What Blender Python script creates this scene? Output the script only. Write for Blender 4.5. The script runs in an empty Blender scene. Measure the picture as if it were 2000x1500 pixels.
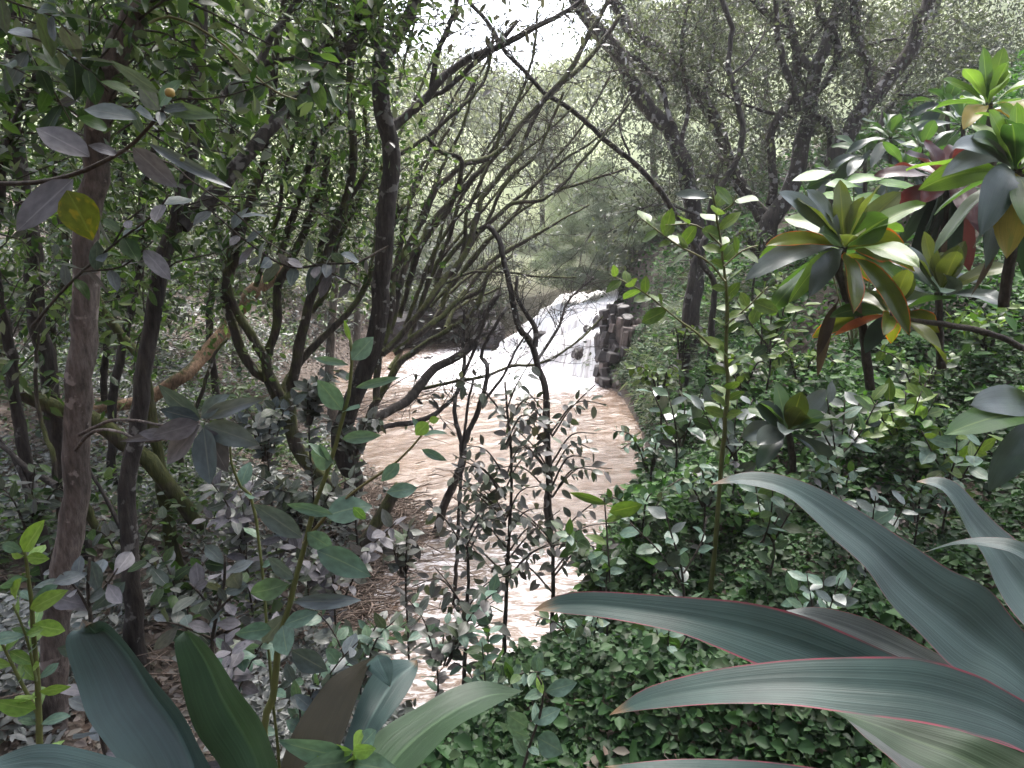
import bpy, math, random
import numpy as np
from mathutils import Vector, Matrix, noise as mnoise

# ------------------------------------------------------------------ camera, sky, sun, exposure
sc = bpy.context.scene
F = 1303.0                       # focal length in pixels of the 2000 px wide photograph
PITCH = math.atan(300.0 / F)     # horizon lies at row 450
CAMZ = 4.0                       # metres above the pool
cam_d = bpy.data.cameras.new('camera'); cam = bpy.data.objects.new('camera', cam_d)
sc.collection.objects.link(cam); sc.camera = cam
cam.location = (0, 0, CAMZ); cam.rotation_euler = (math.pi / 2 - PITCH, 0, 0)
cam_d.sensor_fit = 'HORIZONTAL'; cam_d.sensor_width = 36; cam_d.lens = 36 * F / 2000
cam_d.clip_start = 0.05; cam_d.clip_end = 2000

SUN_EL, SUN_AZ = math.radians(62), math.radians(12)      # azimuth from +Y (ahead) towards +X
wd = bpy.data.worlds.new('World'); sc.world = wd; wd.use_nodes = True
wn = wd.node_tree.nodes; wl = wd.node_tree.links; wn.clear()
sky = wn.new('ShaderNodeTexSky'); sky.sky_type = 'NISHITA'; sky.sun_disc = False
sky.sun_elevation = SUN_EL; sky.sun_rotation = SUN_AZ; sky.air_density = 1.0; sky.dust_density = 4.0
hs = wn.new('ShaderNodeHueSaturation'); hs.inputs['Saturation'].default_value = 0.6
bgn = wn.new('ShaderNodeBackground'); bgn.inputs['Strength'].default_value = 0.15
wo = wn.new('ShaderNodeOutputWorld')
wl.new(sky.outputs[0], hs.inputs['Color']); wl.new(hs.outputs[0], bgn.inputs['Color']); wl.new(bgn.outputs[0], wo.inputs['Surface'])
sd = bpy.data.lights.new('sun', 'SUN'); sd.energy = 1.2; sd.angle = math.radians(25); sd.color = (1, .98, .95)
sun = bpy.data.objects.new('sun', sd); sc.collection.objects.link(sun)
sdir = Vector((math.sin(SUN_AZ) * math.cos(SUN_EL), math.cos(SUN_AZ) * math.cos(SUN_EL), math.sin(SUN_EL)))
sun.rotation_euler = (-sdir).to_track_quat('-Z', 'Y').to_euler(); sun.location = sdir * 60
sc.view_settings.view_transform = 'Standard'; sc.view_settings.look = 'None'
sc.view_settings.exposure = 2.6; sc.view_settings.gamma = 1.0
sc.cycles.use_denoising = True
sc.cycles.max_bounces = 6; sc.cycles.diffuse_bounces = 4; sc.cycles.glossy_bounces = 2
sc.cycles.transmission_bounces = 4; sc.cycles.transparent_max_bounces = 4; sc.cycles.volume_bounces = 0
sc.cycles.caustics_reflective = False; sc.cycles.caustics_refractive = False
sc.cycles.sample_clamp_indirect = 4.0

# ------------------------------------------------------------------ helpers
CAM = np.array([0, 0, CAMZ]); cP, sP = math.cos(PITCH), math.sin(PITCH)
def at(u, v, Y):
    """the point Y metres ahead (along the ground) that is seen at photo pixel (u, v)"""
    x = (u - 1000) / F; y = (750 - v) / F
    d = np.array([x, cP + y * sP, -sP + y * cP])
    return CAM + d * (Y / d[1])
def pxm(v, Y):
    """metres per photo pixel at distance Y in row v"""
    y = (750 - v) / F
    return Y / (cP + y * sP) / F
def nrm(a): return a / np.maximum(np.linalg.norm(a, axis=-1, keepdims=True), 1e-9)
COL = sc.collection
def tag(o, label=None, cat=None, group=None, kind=None):
    if label: o['label'] = label
    if cat: o['category'] = cat
    if group: o['group'] = group
    if kind: o['kind'] = kind
    return o
def root(name, P, label, cat, group=None):
    o = bpy.data.objects.new(name, None); COL.objects.link(o); o.location = tuple(P); o.empty_display_size = .1
    return tag(o, label, cat, group)
def mesh_obj(name, verts, faces, mat, parent=None, kind=None, smooth=True, uv=None):
    """faces: (n,3) or (n,4) int array or a list; verts in world space, moved to the parent's base"""
    V = np.asarray(verts, dtype=np.float32).reshape(-1, 3)
    if parent is not None: V = V - np.array(parent.location[:], dtype=np.float32)
    me = bpy.data.meshes.new(name)
    if isinstance(faces, np.ndarray):
        n, k = faces.shape
        me.vertices.add(len(V)); me.vertices.foreach_set('co', V.ravel())
        me.loops.add(n * k); me.loops.foreach_set('vertex_index', faces.astype(np.int32).ravel())
        me.polygons.add(n); me.polygons.foreach_set('loop_start', np.arange(0, n * k, k, dtype=np.int32))
        me.update(calc_edges=True)
    else:
        me.from_pydata([tuple(p) for p in V], [], faces); me.update()
    if smooth: me.polygons.foreach_set('use_smooth', np.ones(len(me.polygons), dtype=bool))
    if uv is not None:
        ul = me.uv_layers.new(name='UVMap')
        vi = np.zeros(len(me.loops), dtype=np.int32); me.loops.foreach_get('vertex_index', vi)
        ul.data.foreach_set('uv', np.asarray(uv, dtype=np.float32)[vi].ravel())
    me.materials.append(mat)
    o = bpy.data.objects.new(name, me); COL.objects.link(o)
    if parent is not None: o.parent = parent
    if kind: o['kind'] = kind
    return o

# ------------------------------------------------------------------ materials
MATS = {}
def new_mat(name):
    m = bpy.data.materials.new(name); m.use_nodes = True; m.node_tree.nodes.clear(); MATS[name] = m
    return m, m.node_tree.nodes, m.node_tree.links
def ramp(n, l, src, cols, pos=None):
    if len(cols) == 1: cols = [cols[0], cols[0]]
    r = n.new('ShaderNodeValToRGB'); e = r.color_ramp.elements
    while len(e) < len(cols): e.new(.5)
    for i, c in enumerate(cols):
        e[i].position = pos[i] if pos else i / max(1, len(cols) - 1); e[i].color = (*c, 1)
    l.new(src, r.inputs[0]); return r.outputs[0]
def mixc(n, l, fac, a, b, mode='MIX'):
    m = n.new('ShaderNodeMix'); m.data_type = 'RGBA'; m.blend_type = mode
    for s, val in ((0, fac), (6, a), (7, b)):
        if hasattr(val, 'links'): l.new(val, m.inputs[s])
        else: m.inputs[s].default_value = val if s == 0 else (*val, 1)
    return m.outputs[2]
def math_n(n, l, op, a, b=0.0):
    m = n.new('ShaderNodeMath'); m.operation = op
    for i, val in enumerate((a, b)):
        if hasattr(val, 'links'): l.new(val, m.inputs[i])
        else: m.inputs[i].default_value = val
    return m.outputs[0]
def leaf_mat(name, cols, rough=.42, trans=.3, tint=(1.15, 1.25, .65), island=False, rib=None, edge=None, edge_w=.04, streak=0, spots=None, spec=.28, dry=None):
    m, n, l = new_mat(name)
    if island: rnd = n.new('ShaderNodeNewGeometry').outputs['Random Per Island']
    else: rnd = n.new('ShaderNodeObjectInfo').outputs['Random']
    c = ramp(n, l, rnd, cols)
    tc = n.new('ShaderNodeTexCoord')
    ns = n.new('ShaderNodeTexNoise'); ns.inputs['Scale'].default_value = 5 if not island else 1.3; ns.inputs['Detail'].default_value = 3
    l.new(tc.outputs['Object'], ns.inputs['Vector'])
    v = ramp(n, l, ns.outputs[0], [(.7, .7, .7), (1.25, 1.25, 1.25)], [.3, .7])
    c = mixc(n, l, 1.0, c, v, 'MULTIPLY')
    bump_src = None
    if rib or edge or streak:
        uvs = n.new('ShaderNodeSeparateXYZ'); l.new(tc.outputs['UV'], uvs.inputs[0])
        off = math_n(n, l, 'ABSOLUTE', math_n(n, l, 'SUBTRACT', uvs.outputs[0], .5))
    if streak:
        mp = n.new('ShaderNodeMapping'); mp.inputs['Scale'].default_value = (24, 1.0, 1); l.new(tc.outputs['UV'], mp.inputs[0])
        s2 = n.new('ShaderNodeTexNoise'); s2.inputs['Scale'].default_value = 1.4; s2.inputs['Detail'].default_value = 5; l.new(mp.outputs[0], s2.inputs[0])
        k = ramp(n, l, s2.outputs[0], [(1 - streak,) * 3, (1 + streak,) * 3], [.3, .7])
        c = mixc(n, l, 1.0, c, k, 'MULTIPLY'); bump_src = s2.outputs[0]
    if spots:
        s3 = n.new('ShaderNodeTexNoise'); s3.inputs['Scale'].default_value = 3.5; s3.inputs['Detail'].default_value = 4; l.new(tc.outputs['UV'], s3.inputs[0])
        c = mixc(n, l, ramp(n, l, s3.outputs[0], [(0,) * 3, (1,) * 3], [.52, .62]), c, spots)
    if rib:
        f = ramp(n, l, off, [(.8,) * 3, (0,) * 3], [.012, .04]); c = mixc(n, l, f, c, rib)
    if edge:
        f = ramp(n, l, off, [(0,) * 3, (1,) * 3], [.5 - edge_w * 1.5, .5 - edge_w * .6]); e4 = n.new('ShaderNodeTexNoise'); e4.inputs['Scale'].default_value = 9; e4.inputs['Detail'].default_value = 4; l.new(tc.outputs['UV'], e4.inputs[0])
        f = math_n(n, l, 'MULTIPLY', f, ramp(n, l, e4.outputs[0], [(.15,) * 3, (1,) * 3], [.36, .58])); c = mixc(n, l, f, c, edge)
    if dry:
        d4 = n.new('ShaderNodeTexNoise'); d4.inputs['Scale'].default_value = 14; l.new(tc.outputs['UV'], d4.inputs[0])
        c = mixc(n, l, ramp(n, l, math_n(n, l, 'ADD', uvs.outputs[1], math_n(n, l, 'MULTIPLY', d4.outputs[0], .08)), [(1,) * 3, (0,) * 3], [.055, .085]), c, dry)
    p = n.new('ShaderNodeBsdfPrincipled'); l.new(c, p.inputs['Base Color'])
    p.inputs['Roughness'].default_value = rough; p.inputs['Specular IOR Level'].default_value = spec
    if bump_src:
        bp = n.new('ShaderNodeBump'); bp.inputs['Strength'].default_value = .25; bp.inputs['Distance'].default_value = .004
        l.new(bump_src, bp.inputs['Height']); l.new(bp.outputs[0], p.inputs['Normal'])
    t = n.new('ShaderNodeBsdfTranslucent'); l.new(mixc(n, l, 1.0, c, tint, 'MULTIPLY'), t.inputs[0])
    mx = n.new('ShaderNodeMixShader'); mx.inputs[0].default_value = trans
    l.new(p.outputs[0], mx.inputs[1]); l.new(t.outputs[0], mx.inputs[2])
    o = n.new('ShaderNodeOutputMaterial'); l.new(mx.outputs[0], o.inputs[0])
    return m
def bark_mat(name, dark, light, lichen=0.0, moss=0.0, scale=1.0, stretch=.18, lcol=(.42, .42, .38)):
    m, n, l = new_mat(name)
    tc = n.new('ShaderNodeTexCoord'); mp = n.new('ShaderNodeMapping'); mp.inputs['Scale'].default_value = (1, 1, stretch); l.new(tc.outputs['Object'], mp.inputs[0])
    a = n.new('ShaderNodeTexNoise'); a.inputs['Scale'].default_value = 32 * scale; a.inputs['Detail'].default_value = 7; a.inputs['Roughness'].default_value = .65; l.new(mp.outputs[0], a.inputs[0])
    c = ramp(n, l, a.outputs[0], [dark, light], [.32, .68])
    b = n.new('ShaderNodeTexNoise'); b.inputs['Scale'].default_value = 3.2 * scale; b.inputs['Detail'].default_value = 4; l.new(tc.outputs['Object'], b.inputs[0])
    c = mixc(n, l, 1.0, c, ramp(n, l, b.outputs[0], [(.55,) * 3, (1.35,) * 3], [.3, .7]), 'MULTIPLY')
    if lichen:
        d = n.new('ShaderNodeTexNoise'); d.inputs['Scale'].default_value = 7 * scale; d.inputs['Detail'].default_value = 5; l.new(tc.outputs['Object'], d.inputs[0])
        c = mixc(n, l, ramp(n, l, d.outputs[0], [(0,) * 3, (.85,) * 3], [.66 - lichen * .2, .70 - lichen * .2]), c, lcol)
    if moss:
        e = n.new('ShaderNodeTexNoise'); e.inputs['Scale'].default_value = 4; e.inputs['Detail'].default_value = 6; l.new(tc.outputs['Object'], e.inputs[0])
        g = n.new('ShaderNodeNewGeometry'); sx = n.new('ShaderNodeSeparateXYZ'); l.new(g.outputs['Normal'], sx.inputs[0])
        f = math_n(n, l, 'ADD', math_n(n, l, 'MULTIPLY', sx.outputs[2], .22), e.outputs[0])
        mc = ramp(n, l, a.outputs[0], [(.022, .027, .008), (.085, .09, .028)], [.3, .7])
        c = mixc(n, l, ramp(n, l, f, [(0,) * 3, (1,) * 3], [.72 - moss * .35, .80 - moss * .3]), c, mc)
    p = n.new('ShaderNodeBsdfPrincipled'); l.new(c, p.inputs['Base Color']); p.inputs['Roughness'].default_value = .85; p.inputs['Specular IOR Level'].default_value = .25
    bp = n.new('ShaderNodeBump'); bp.inputs['Strength'].default_value = .8; bp.inputs['Distance'].default_value = .02; l.new(a.outputs[0], bp.inputs['Height']); l.new(bp.outputs[0], p.inputs['Normal'])
    o = n.new('ShaderNodeOutputMaterial'); l.new(p.outputs[0], o.inputs[0])
    return m

B_RED = bark_mat('red_brown_bark', (.048, .036, .030), (.155, .126, .110), lichen=.3, stretch=.26, scale=1.3, lcol=(.25, .21, .19))
B_DARK = bark_mat('dark_bark', (.014, .011, .010), (.060, .050, .043), lichen=.30, lcol=(.16, .15, .14))
B_TWIG = bark_mat('twig_bark', (.022, .018, .014), (.075, .062, .05), stretch=.5)
B_MOSS = bark_mat('mossy_bark', (.016, .013, .010), (.07, .056, .042), moss=.62, lichen=.1)
B_MOSS2 = bark_mat('heavily_mossed_bark', (.022, .018, .012), (.09, .075, .05), moss=1.0)
B_LICH = bark_mat('lichen_spotted_bark', (.012, .009, .008), (.060, .048, .040), lichen=.42, lcol=(.24, .23, .22))
B_GREY = bark_mat('grey_bark', (.05, .042, .035), (.17, .145, .12), lichen=.4, moss=.25)
B_LOG = bark_mat('peeled_log', (.10, .06, .035), (.34, .22, .14), stretch=.4, moss=.1)
B_GREEN = leaf_mat('green_stem', [(.10, .085, .03), (.085, .10, .03)], trans=0, rough=.6)

G_LEFT = leaf_mat('shade_tree_leaf', [(.018, .036, .014), (.040, .078, .020), (.078, .125, .034), (.12, .13, .115)], island=True, trans=.5, rough=.34)  # palest grey stands for glints, put into the leaf colour
G_LEFT_O = leaf_mat('shade_tree_leaf_large', [(.012, .026, .010), (.028, .058, .016), (.05, .10, .02), (.075, .07, .08)], trans=.42, rough=.42, rib=(.08, .12, .05))
G_GREY = leaf_mat('silvery_shrub_leaf', [(.05, .06, .05), (.10, .105, .10), (.16, .165, .16)], island=True, trans=.2, rough=.35)
G_GREY_O = leaf_mat('silvery_shrub_leaf_large', [(.035, .048, .033), (.075, .084, .072), (.115, .116, .11), (.05, .075, .035)], trans=.2, rough=.34, rib=(.14, .14, .12))
G_MAUVE = leaf_mat('dust_coated_leaf', [(.085, .080, .088), (.125, .118, .128), (.105, .10, .112)], trans=.18, rough=.5, tint=(1, 1, .8), rib=(.16, .15, .16))
G_MAUVE_D = leaf_mat('dusty_blue_green_leaf', [(.052, .070, .076), (.088, .098, .106), (.062, .085, .075)], trans=.22, rough=.42, rib=(.12, .13, .12))
G_OLIVE = leaf_mat('yellowing_leaf', [(.07, .085, .008)], trans=.35, rough=.4, spots=(.16, .13, .01), rib=(.10, .12, .02))
G_FIC = leaf_mat('sapling_leaf', [(.07, .12, .09), (.095, .155, .12), (.08, .13, .075)], trans=.32, rough=.42, rib=(.14, .19, .12))
G_LIME = leaf_mat('young_lime_leaf', [(.12, .20, .035), (.17, .26, .055), (.10, .19, .05)], trans=.35, rough=.38, rib=(.22, .30, .10))
G_YG = leaf_mat('yellow_green_leaf', [(.05, .092, .016), (.08, .13, .024), (.105, .155, .034)], trans=.42, rough=.35, rib=(.16, .2, .05))
G_DARKS = leaf_mat('dark_drooping_leaf', [(.028, .026, .025), (.07, .065, .062), (.12, .112, .113), (.05, .056, .04)], trans=.22, rough=.35, rib=(.09, .08, .07))
G_COVER = leaf_mat('ground_cover_leaf', [(.012, .038, .010), (.026, .078, .018), (.060, .140, .028), (.035, .065, .03)], island=True, trans=.45, rough=.48, spec=.2)
G_COVER2 = leaf_mat('ground_cover_leaf_muted', [(.008, .022, .008), (.020, .052, .017), (.040, .088, .030), (.026, .040, .018)], island=True, trans=.36, rough=.5, spec=.18)
G_LITTER = leaf_mat('fallen_leaf_litter', [(.035, .025, .018), (.085, .06, .045), (.13, .11, .10), (.05, .045, .03)], island=True, trans=.05, rough=.7)
G_FAR = leaf_mat('veiled_far_leaf', [(.11, .12, .10), (.19, .20, .17), (.26, .265, .23)], island=True, trans=.4, rough=.45)  # pale tones put the veil of glare into the leaf colour
G_RIGHT = leaf_mat('right_tree_leaf', [(.030, .036, .026), (.062, .072, .050), (.105, .12, .08)], island=True, trans=.4, rough=.4)
G_FEATH = leaf_mat('feathery_leaf', [(.11, .14, .10), (.17, .20, .15), (.22, .25, .19)], island=True, trans=.4, rough=.5)
S_BLUE = leaf_mat('blue_green_strap_leaf', [(.020, .042, .038), (.026, .050, .044), (.030, .056, .046)], trans=.10, rough=.45, streak=.17, rib=(.05, .09, .08), tint=(1, 1.2, .7), dry=(.14, .09, .05))
S_GREEN = leaf_mat('green_strap_leaf', [(.030, .056, .028), (.034, .062, .032)], trans=.18, rough=.45, streak=.2, rib=(.06, .10, .05))
S_BROWN = leaf_mat('shaded_brown_underside', [(.011, .010, .006), (.013, .011, .006)], spec=.12, trans=.06, rough=.5, streak=.3)  # brown darkened further: shade of the backlit blade put into the colour
S_PINK = leaf_mat('pink_edged_strap_leaf', [(.030, .054, .046), (.034, .060, .050)], trans=.10, rough=.45, streak=.17, edge=(.20, .040, .055), edge_w=.028, tint=(1, 1.2, .7), dry=(.14, .09, .05))
S_PINKLESS = leaf_mat('thin_edged_strap_leaf', [(.032, .054, .048), (.036, .060, .052)], trans=.10, rough=.45, streak=.17, edge=(.15, .055, .06), edge_w=.012, tint=(1, 1.2, .7), dry=(.14, .09, .05))
S_GREYB = leaf_mat('grey_strap_underside', [(.065, .075, .070), (.075, .085, .08)], trans=.1, rough=.5, streak=.25, edge=(.30, .08, .09), edge_w=.012)
T_GREEN = leaf_mat('ti_green_leaf', [(.022, .052, .016), (.038, .080, .022), (.055, .105, .026)], trans=.4, rough=.38, rib=(.10, .15, .04), streak=.15)
T_LIME = leaf_mat('ti_lime_leaf', [(.075, .14, .025), (.11, .18, .035), (.06, .115, .022)], trans=.45, rough=.38, rib=(.18, .25, .06), streak=.15)
T_OLIVE = leaf_mat('ti_olive_leaf', [(.060, .078, .018), (.090, .105, .024), (.045, .062, .016)], trans=.42, rough=.38, rib=(.12, .13, .03), streak=.18)
T_ORANGE = leaf_mat('ti_orange_edged_leaf', [(.07, .11, .012), (.10, .13, .015)], trans=.5, rough=.3, edge=(.50, .10, .02), edge_w=.05, streak=.15, tint=(1.3, 1.1, .5))
T_FIRE = leaf_mat('ti_orange_leaf', [(.42, .11, .02), (.32, .07, .02), (.34, .18, .03)], trans=.45, rough=.35, streak=.2, tint=(1.2, .9, .5))
T_YEL = leaf_mat('ti_yellow_leaf', [(.26, .20, .03), (.20, .18, .03)], trans=.45, rough=.35, streak=.15, spots=(.20, .20, .03), tint=(1.2, 1, .5))
T_SILV = leaf_mat('ti_silver_sheen_leaf', [(.06, .08, .072), (.085, .105, .095), (.05, .068, .06)], trans=.15, rough=.34, streak=.15, spec=.5)
T_RED = leaf_mat('ti_maroon_leaf', [(.040, .016, .016), (.070, .022, .020), (.035, .022, .024)], trans=.35, rough=.3, streak=.2, tint=(1.5, .8, .6))
T_DEAD = leaf_mat('ti_dead_leaf', [(.07, .05, .03), (.12, .085, .05), (.05, .035, .025)], trans=.1, rough=.7, streak=.3)
T_DARK = leaf_mat('ti_dark_leaf', [(.016, .032, .020), (.026, .046, .030), (.035, .055, .045)], trans=.25, rough=.3, streak=.15)
T_ELE = leaf_mat('broad_bright_leaf', [(.06, .15, .015), (.09, .20, .025)], trans=.5, rough=.35, rib=(.14, .25, .06))

def ground_mat():
    m, n, l = new_mat('forest_floor')
    tc = n.new('ShaderNodeTexCoord')
    a = n.new('ShaderNodeTexNoise'); a.inputs['Scale'].default_value = 9; a.inputs['Detail'].default_value = 9; a.inputs['Roughness'].default_value = .7; l.new(tc.outputs['Object'], a.inputs[0])
    c = ramp(n, l, a.outputs[0], [(.018, .013, .010), (.06, .043, .032), (.12, .095, .08)], [.3, .5, .72])
    b = n.new('ShaderNodeTexNoise'); b.inputs['Scale'].default_value = .25; b.inputs['Detail'].default_value = 3; l.new(tc.outputs['Object'], b.inputs[0])
    sx = n.new('ShaderNodeSeparateXYZ'); l.new(tc.outputs['Object'], sx.inputs[0])
    far = n.new('ShaderNodeMapRange'); far.inputs[1].default_value = 25; far.inputs[2].default_value = 34; l.new(sx.outputs[1], far.inputs[0])
    gr = ramp(n, l, a.outputs[0], [(.20, .23, .12), (.36, .40, .24)], [.3, .7])
    c = mixc(n, l, far.outputs[0], c, gr)
    p = n.new('ShaderNodeBsdfPrincipled'); l.new(c, p.inputs['Base Color']); p.inputs['Roughness'].default_value = .95
    bp = n.new('ShaderNodeBump'); bp.inputs['Strength'].default_value = .7; bp.inputs['Distance'].default_value = .05; l.new(a.outputs[0], bp.inputs['Height']); l.new(bp.outputs[0], p.inputs['Normal'])
    o = n.new('ShaderNodeOutputMaterial'); l.new(p.outputs[0], o.inputs[0]); return m
M_GROUND = ground_mat()
def water_mat():
    m, n, l = new_mat('muddy_water')
    tc = n.new('ShaderNodeTexCoord')
    mp = n.new('ShaderNodeMapping'); mp.inputs['Scale'].default_value = (.5, 1.3, 1); mp.inputs['Rotation'].default_value = (0, 0, .12); l.new(tc.outputs['Object'], mp.inputs[0])
    a = n.new('ShaderNodeTexNoise'); a.inputs['Scale'].default_value = 9; a.inputs['Detail'].default_value = 7; a.inputs['Roughness'].default_value = .65; a.inputs['Distortion'].default_value = 1.1; l.new(mp.outputs[0], a.inputs[0])
    b = n.new('ShaderNodeTexNoise'); b.inputs['Scale'].default_value = 1.1; b.inputs['Detail'].default_value = 5; b.inputs['Distortion'].default_value = .8; l.new(tc.outputs['Object'], b.inputs[0])
    brown = ramp(n, l, b.outputs[0], [(.088, .055, .037), (.14, .094, .066)], [.35, .65])
    d = n.new('ShaderNodeVectorMath'); d.operation = 'DISTANCE'; d.inputs[1].default_value = (.3, 19.8, 0); l.new(tc.outputs['Object'], d.inputs[0])
    k = n.new('ShaderNodeMapRange'); k.inputs[1].default_value = 1.2; k.inputs[2].default_value = 5.0; k.inputs[3].default_value = .42; k.inputs[4].default_value = .0; l.new(d.outputs['Value'], k.inputs[0])
    f1 = math_n(n, l, 'ADD', k.outputs[0], math_n(n, l, 'ADD', math_n(n, l, 'MULTIPLY', a.outputs[0], .62), math_n(n, l, 'MULTIPLY', b.outputs[0], .26)))
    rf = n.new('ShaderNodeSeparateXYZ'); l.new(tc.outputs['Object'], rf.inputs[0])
    k2 = n.new('ShaderNodeMapRange'); k2.inputs[1].default_value = 11.5; k2.inputs[2].default_value = 7.5; k2.inputs[3].default_value = -.12; k2.inputs[4].default_value = .10; l.new(rf.outputs[1], k2.inputs[0])  # whitens the near run: sky glare painted into the water colour
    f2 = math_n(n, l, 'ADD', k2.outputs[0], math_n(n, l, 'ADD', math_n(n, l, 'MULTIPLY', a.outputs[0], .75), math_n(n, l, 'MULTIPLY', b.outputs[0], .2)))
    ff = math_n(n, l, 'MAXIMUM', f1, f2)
    foam_glare = ramp(n, l, ff, [(0,) * 3, (.9,) * 3], [.545, .70])  # real foam at the falls, plus painted sky glare and sparkle
    c = mixc(n, l, foam_glare, brown, (.72, .69, .71))
    p = n.new('ShaderNodeBsdfPrincipled'); l.new(c, p.inputs['Base Color'])
    l.new(ramp(n, l, foam_glare, [(.04,) * 3, (.4,) * 3]), p.inputs['Roughness']); p.inputs['IOR'].default_value = 1.47
    bp = n.new('ShaderNodeBump'); bp.inputs['Strength'].default_value = .5; bp.inputs['Distance'].default_value = .05; l.new(a.outputs[0], bp.inputs['Height']); l.new(bp.outputs[0], p.inputs['Normal'])
    o = n.new('ShaderNodeOutputMaterial'); l.new(p.outputs[0], o.inputs[0]); return m
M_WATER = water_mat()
def fall_mat():
    m, n, l = new_mat('falling_white_water')
    tc = n.new('ShaderNodeTexCoord'); mp = n.new('ShaderNodeMapping'); mp.inputs['Scale'].default_value = (14, 1.4, 1); l.new(tc.outputs['UV'], mp.inputs[0])
    a = n.new('ShaderNodeTexNoise'); a.inputs['Scale'].default_value = 2.2; a.inputs['Detail'].default_value = 7; a.inputs['Roughness'].default_value = .7; l.new(mp.outputs[0], a.inputs[0])
    c = ramp(n, l, a.outputs[0], [(.10, .085, .08), (.50, .47, .46), (.78, .78, .78)], [.30, .44, .60])
    p = n.new('ShaderNodeBsdfPrincipled'); l.new(c, p.inputs['Base Color']); p.inputs['Roughness'].default_value = .45
    bp = n.new('ShaderNodeBump'); bp.inputs['Strength'].default_value = .6; bp.inputs['Distance'].default_value = .12; l.new(a.outputs[0], bp.inputs['Height']); l.new(bp.outputs[0], p.inputs['Normal'])
    o = n.new('ShaderNodeOutputMaterial'); l.new(p.outputs[0], o.inputs[0]); return m
M_FALL = fall_mat()
def rock_mat(name, a_, b_):
    m, n, l = new_mat(name)
    tc = n.new('ShaderNodeTexCoord')
    a = n.new('ShaderNodeTexNoise'); a.inputs['Scale'].default_value = 4; a.inputs['Detail'].default_value = 8; a.inputs['Roughness'].default_value = .65; l.new(tc.outputs['Object'], a.inputs[0])
    c = ramp(n, l, a.outputs[0], [a_, b_], [.3, .7])
    p = n.new('ShaderNodeBsdfPrincipled'); l.new(c, p.inputs['Base Color']); p.inputs['Roughness'].default_value = .6
    bp = n.new('ShaderNodeBump'); bp.inputs['Strength'].default_value = .7; bp.inputs['Distance'].default_value = .06; l.new(a.outputs[0], bp.inputs['Height']); l.new(bp.outputs[0], p.inputs['Normal'])
    o = n.new('ShaderNodeOutputMaterial'); l.new(p.outputs[0], o.inputs[0]); return m
M_ROCK = rock_mat('wet_basalt', (.010, .008, .009), (.050, .038, .036))
M_ROCK_D = rock_mat('dry_basalt', (.045, .033, .028), (.15, .115, .10))
M_FRUIT = leaf_mat('ripe_fruit', [(.30, .21, .06)], trans=0, rough=.5)
M_FRUIT_G = leaf_mat('green_fruit', [(.16, .20, .06)], trans=0, rough=.5)

# ------------------------------------------------------------------ terrain
POOL = np.array([(-.55, 4.6), (.15, 5.3), (.75, 6.5), (1.45, 8.7), (2.35, 10.4), (2.65, 13), (2.75, 15.8), (2.45, 18), (.9, 20), (-1.0, 21.6),
                 (-1.1, 25.0), (-3.2, 25.0), (-4.3, 22.4), (-5.2, 19), (-5.4, 16.5), (-4.6, 14.5), (-3.3, 12.5), (-2.1, 10.4), (-1.25, 8.7), (-1.6, 6.5), (-1.3, 5.3)])
def sdist(x, y):
    """signed distance to the pool outline, positive outside (numpy arrays)"""
    P = np.stack([x, y], -1); best = np.full(x.shape, 1e9); inside = np.zeros(x.shape, bool)
    for i in range(len(POOL)):
        a, b = POOL[i], POOL[(i + 1) % len(POOL)]; ab = b - a
        t = np.clip(((P - a) @ ab) / (ab @ ab), 0, 1)
        best = np.minimum(best, np.linalg.norm(P - (a + t[..., None] * ab), axis=-1))
        cond = ((a[1] > y) != (b[1] > y)) & (x < (b[0] - a[0]) * (y - a[1]) / (b[1] - a[1] + 1e-12) + a[0])
        inside ^= cond
    return np.where(inside, -best, best)
def sm(t): t = np.clip(t, 0, 1); return t * t * (3 - 2 * t)
def vnoise(x, y, f, seed=0):
    """cheap smooth noise from summed sines"""
    r = np.random.default_rng(seed); z = np.zeros_like(x)
    for k in range(7):
        a = r.uniform(0, 6.28); w = f * r.uniform(.6, 1.9); z += np.sin((x * math.cos(a) + y * math.sin(a)) * w + r.uniform(0, 6.28))
    return z / 3.5
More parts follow.
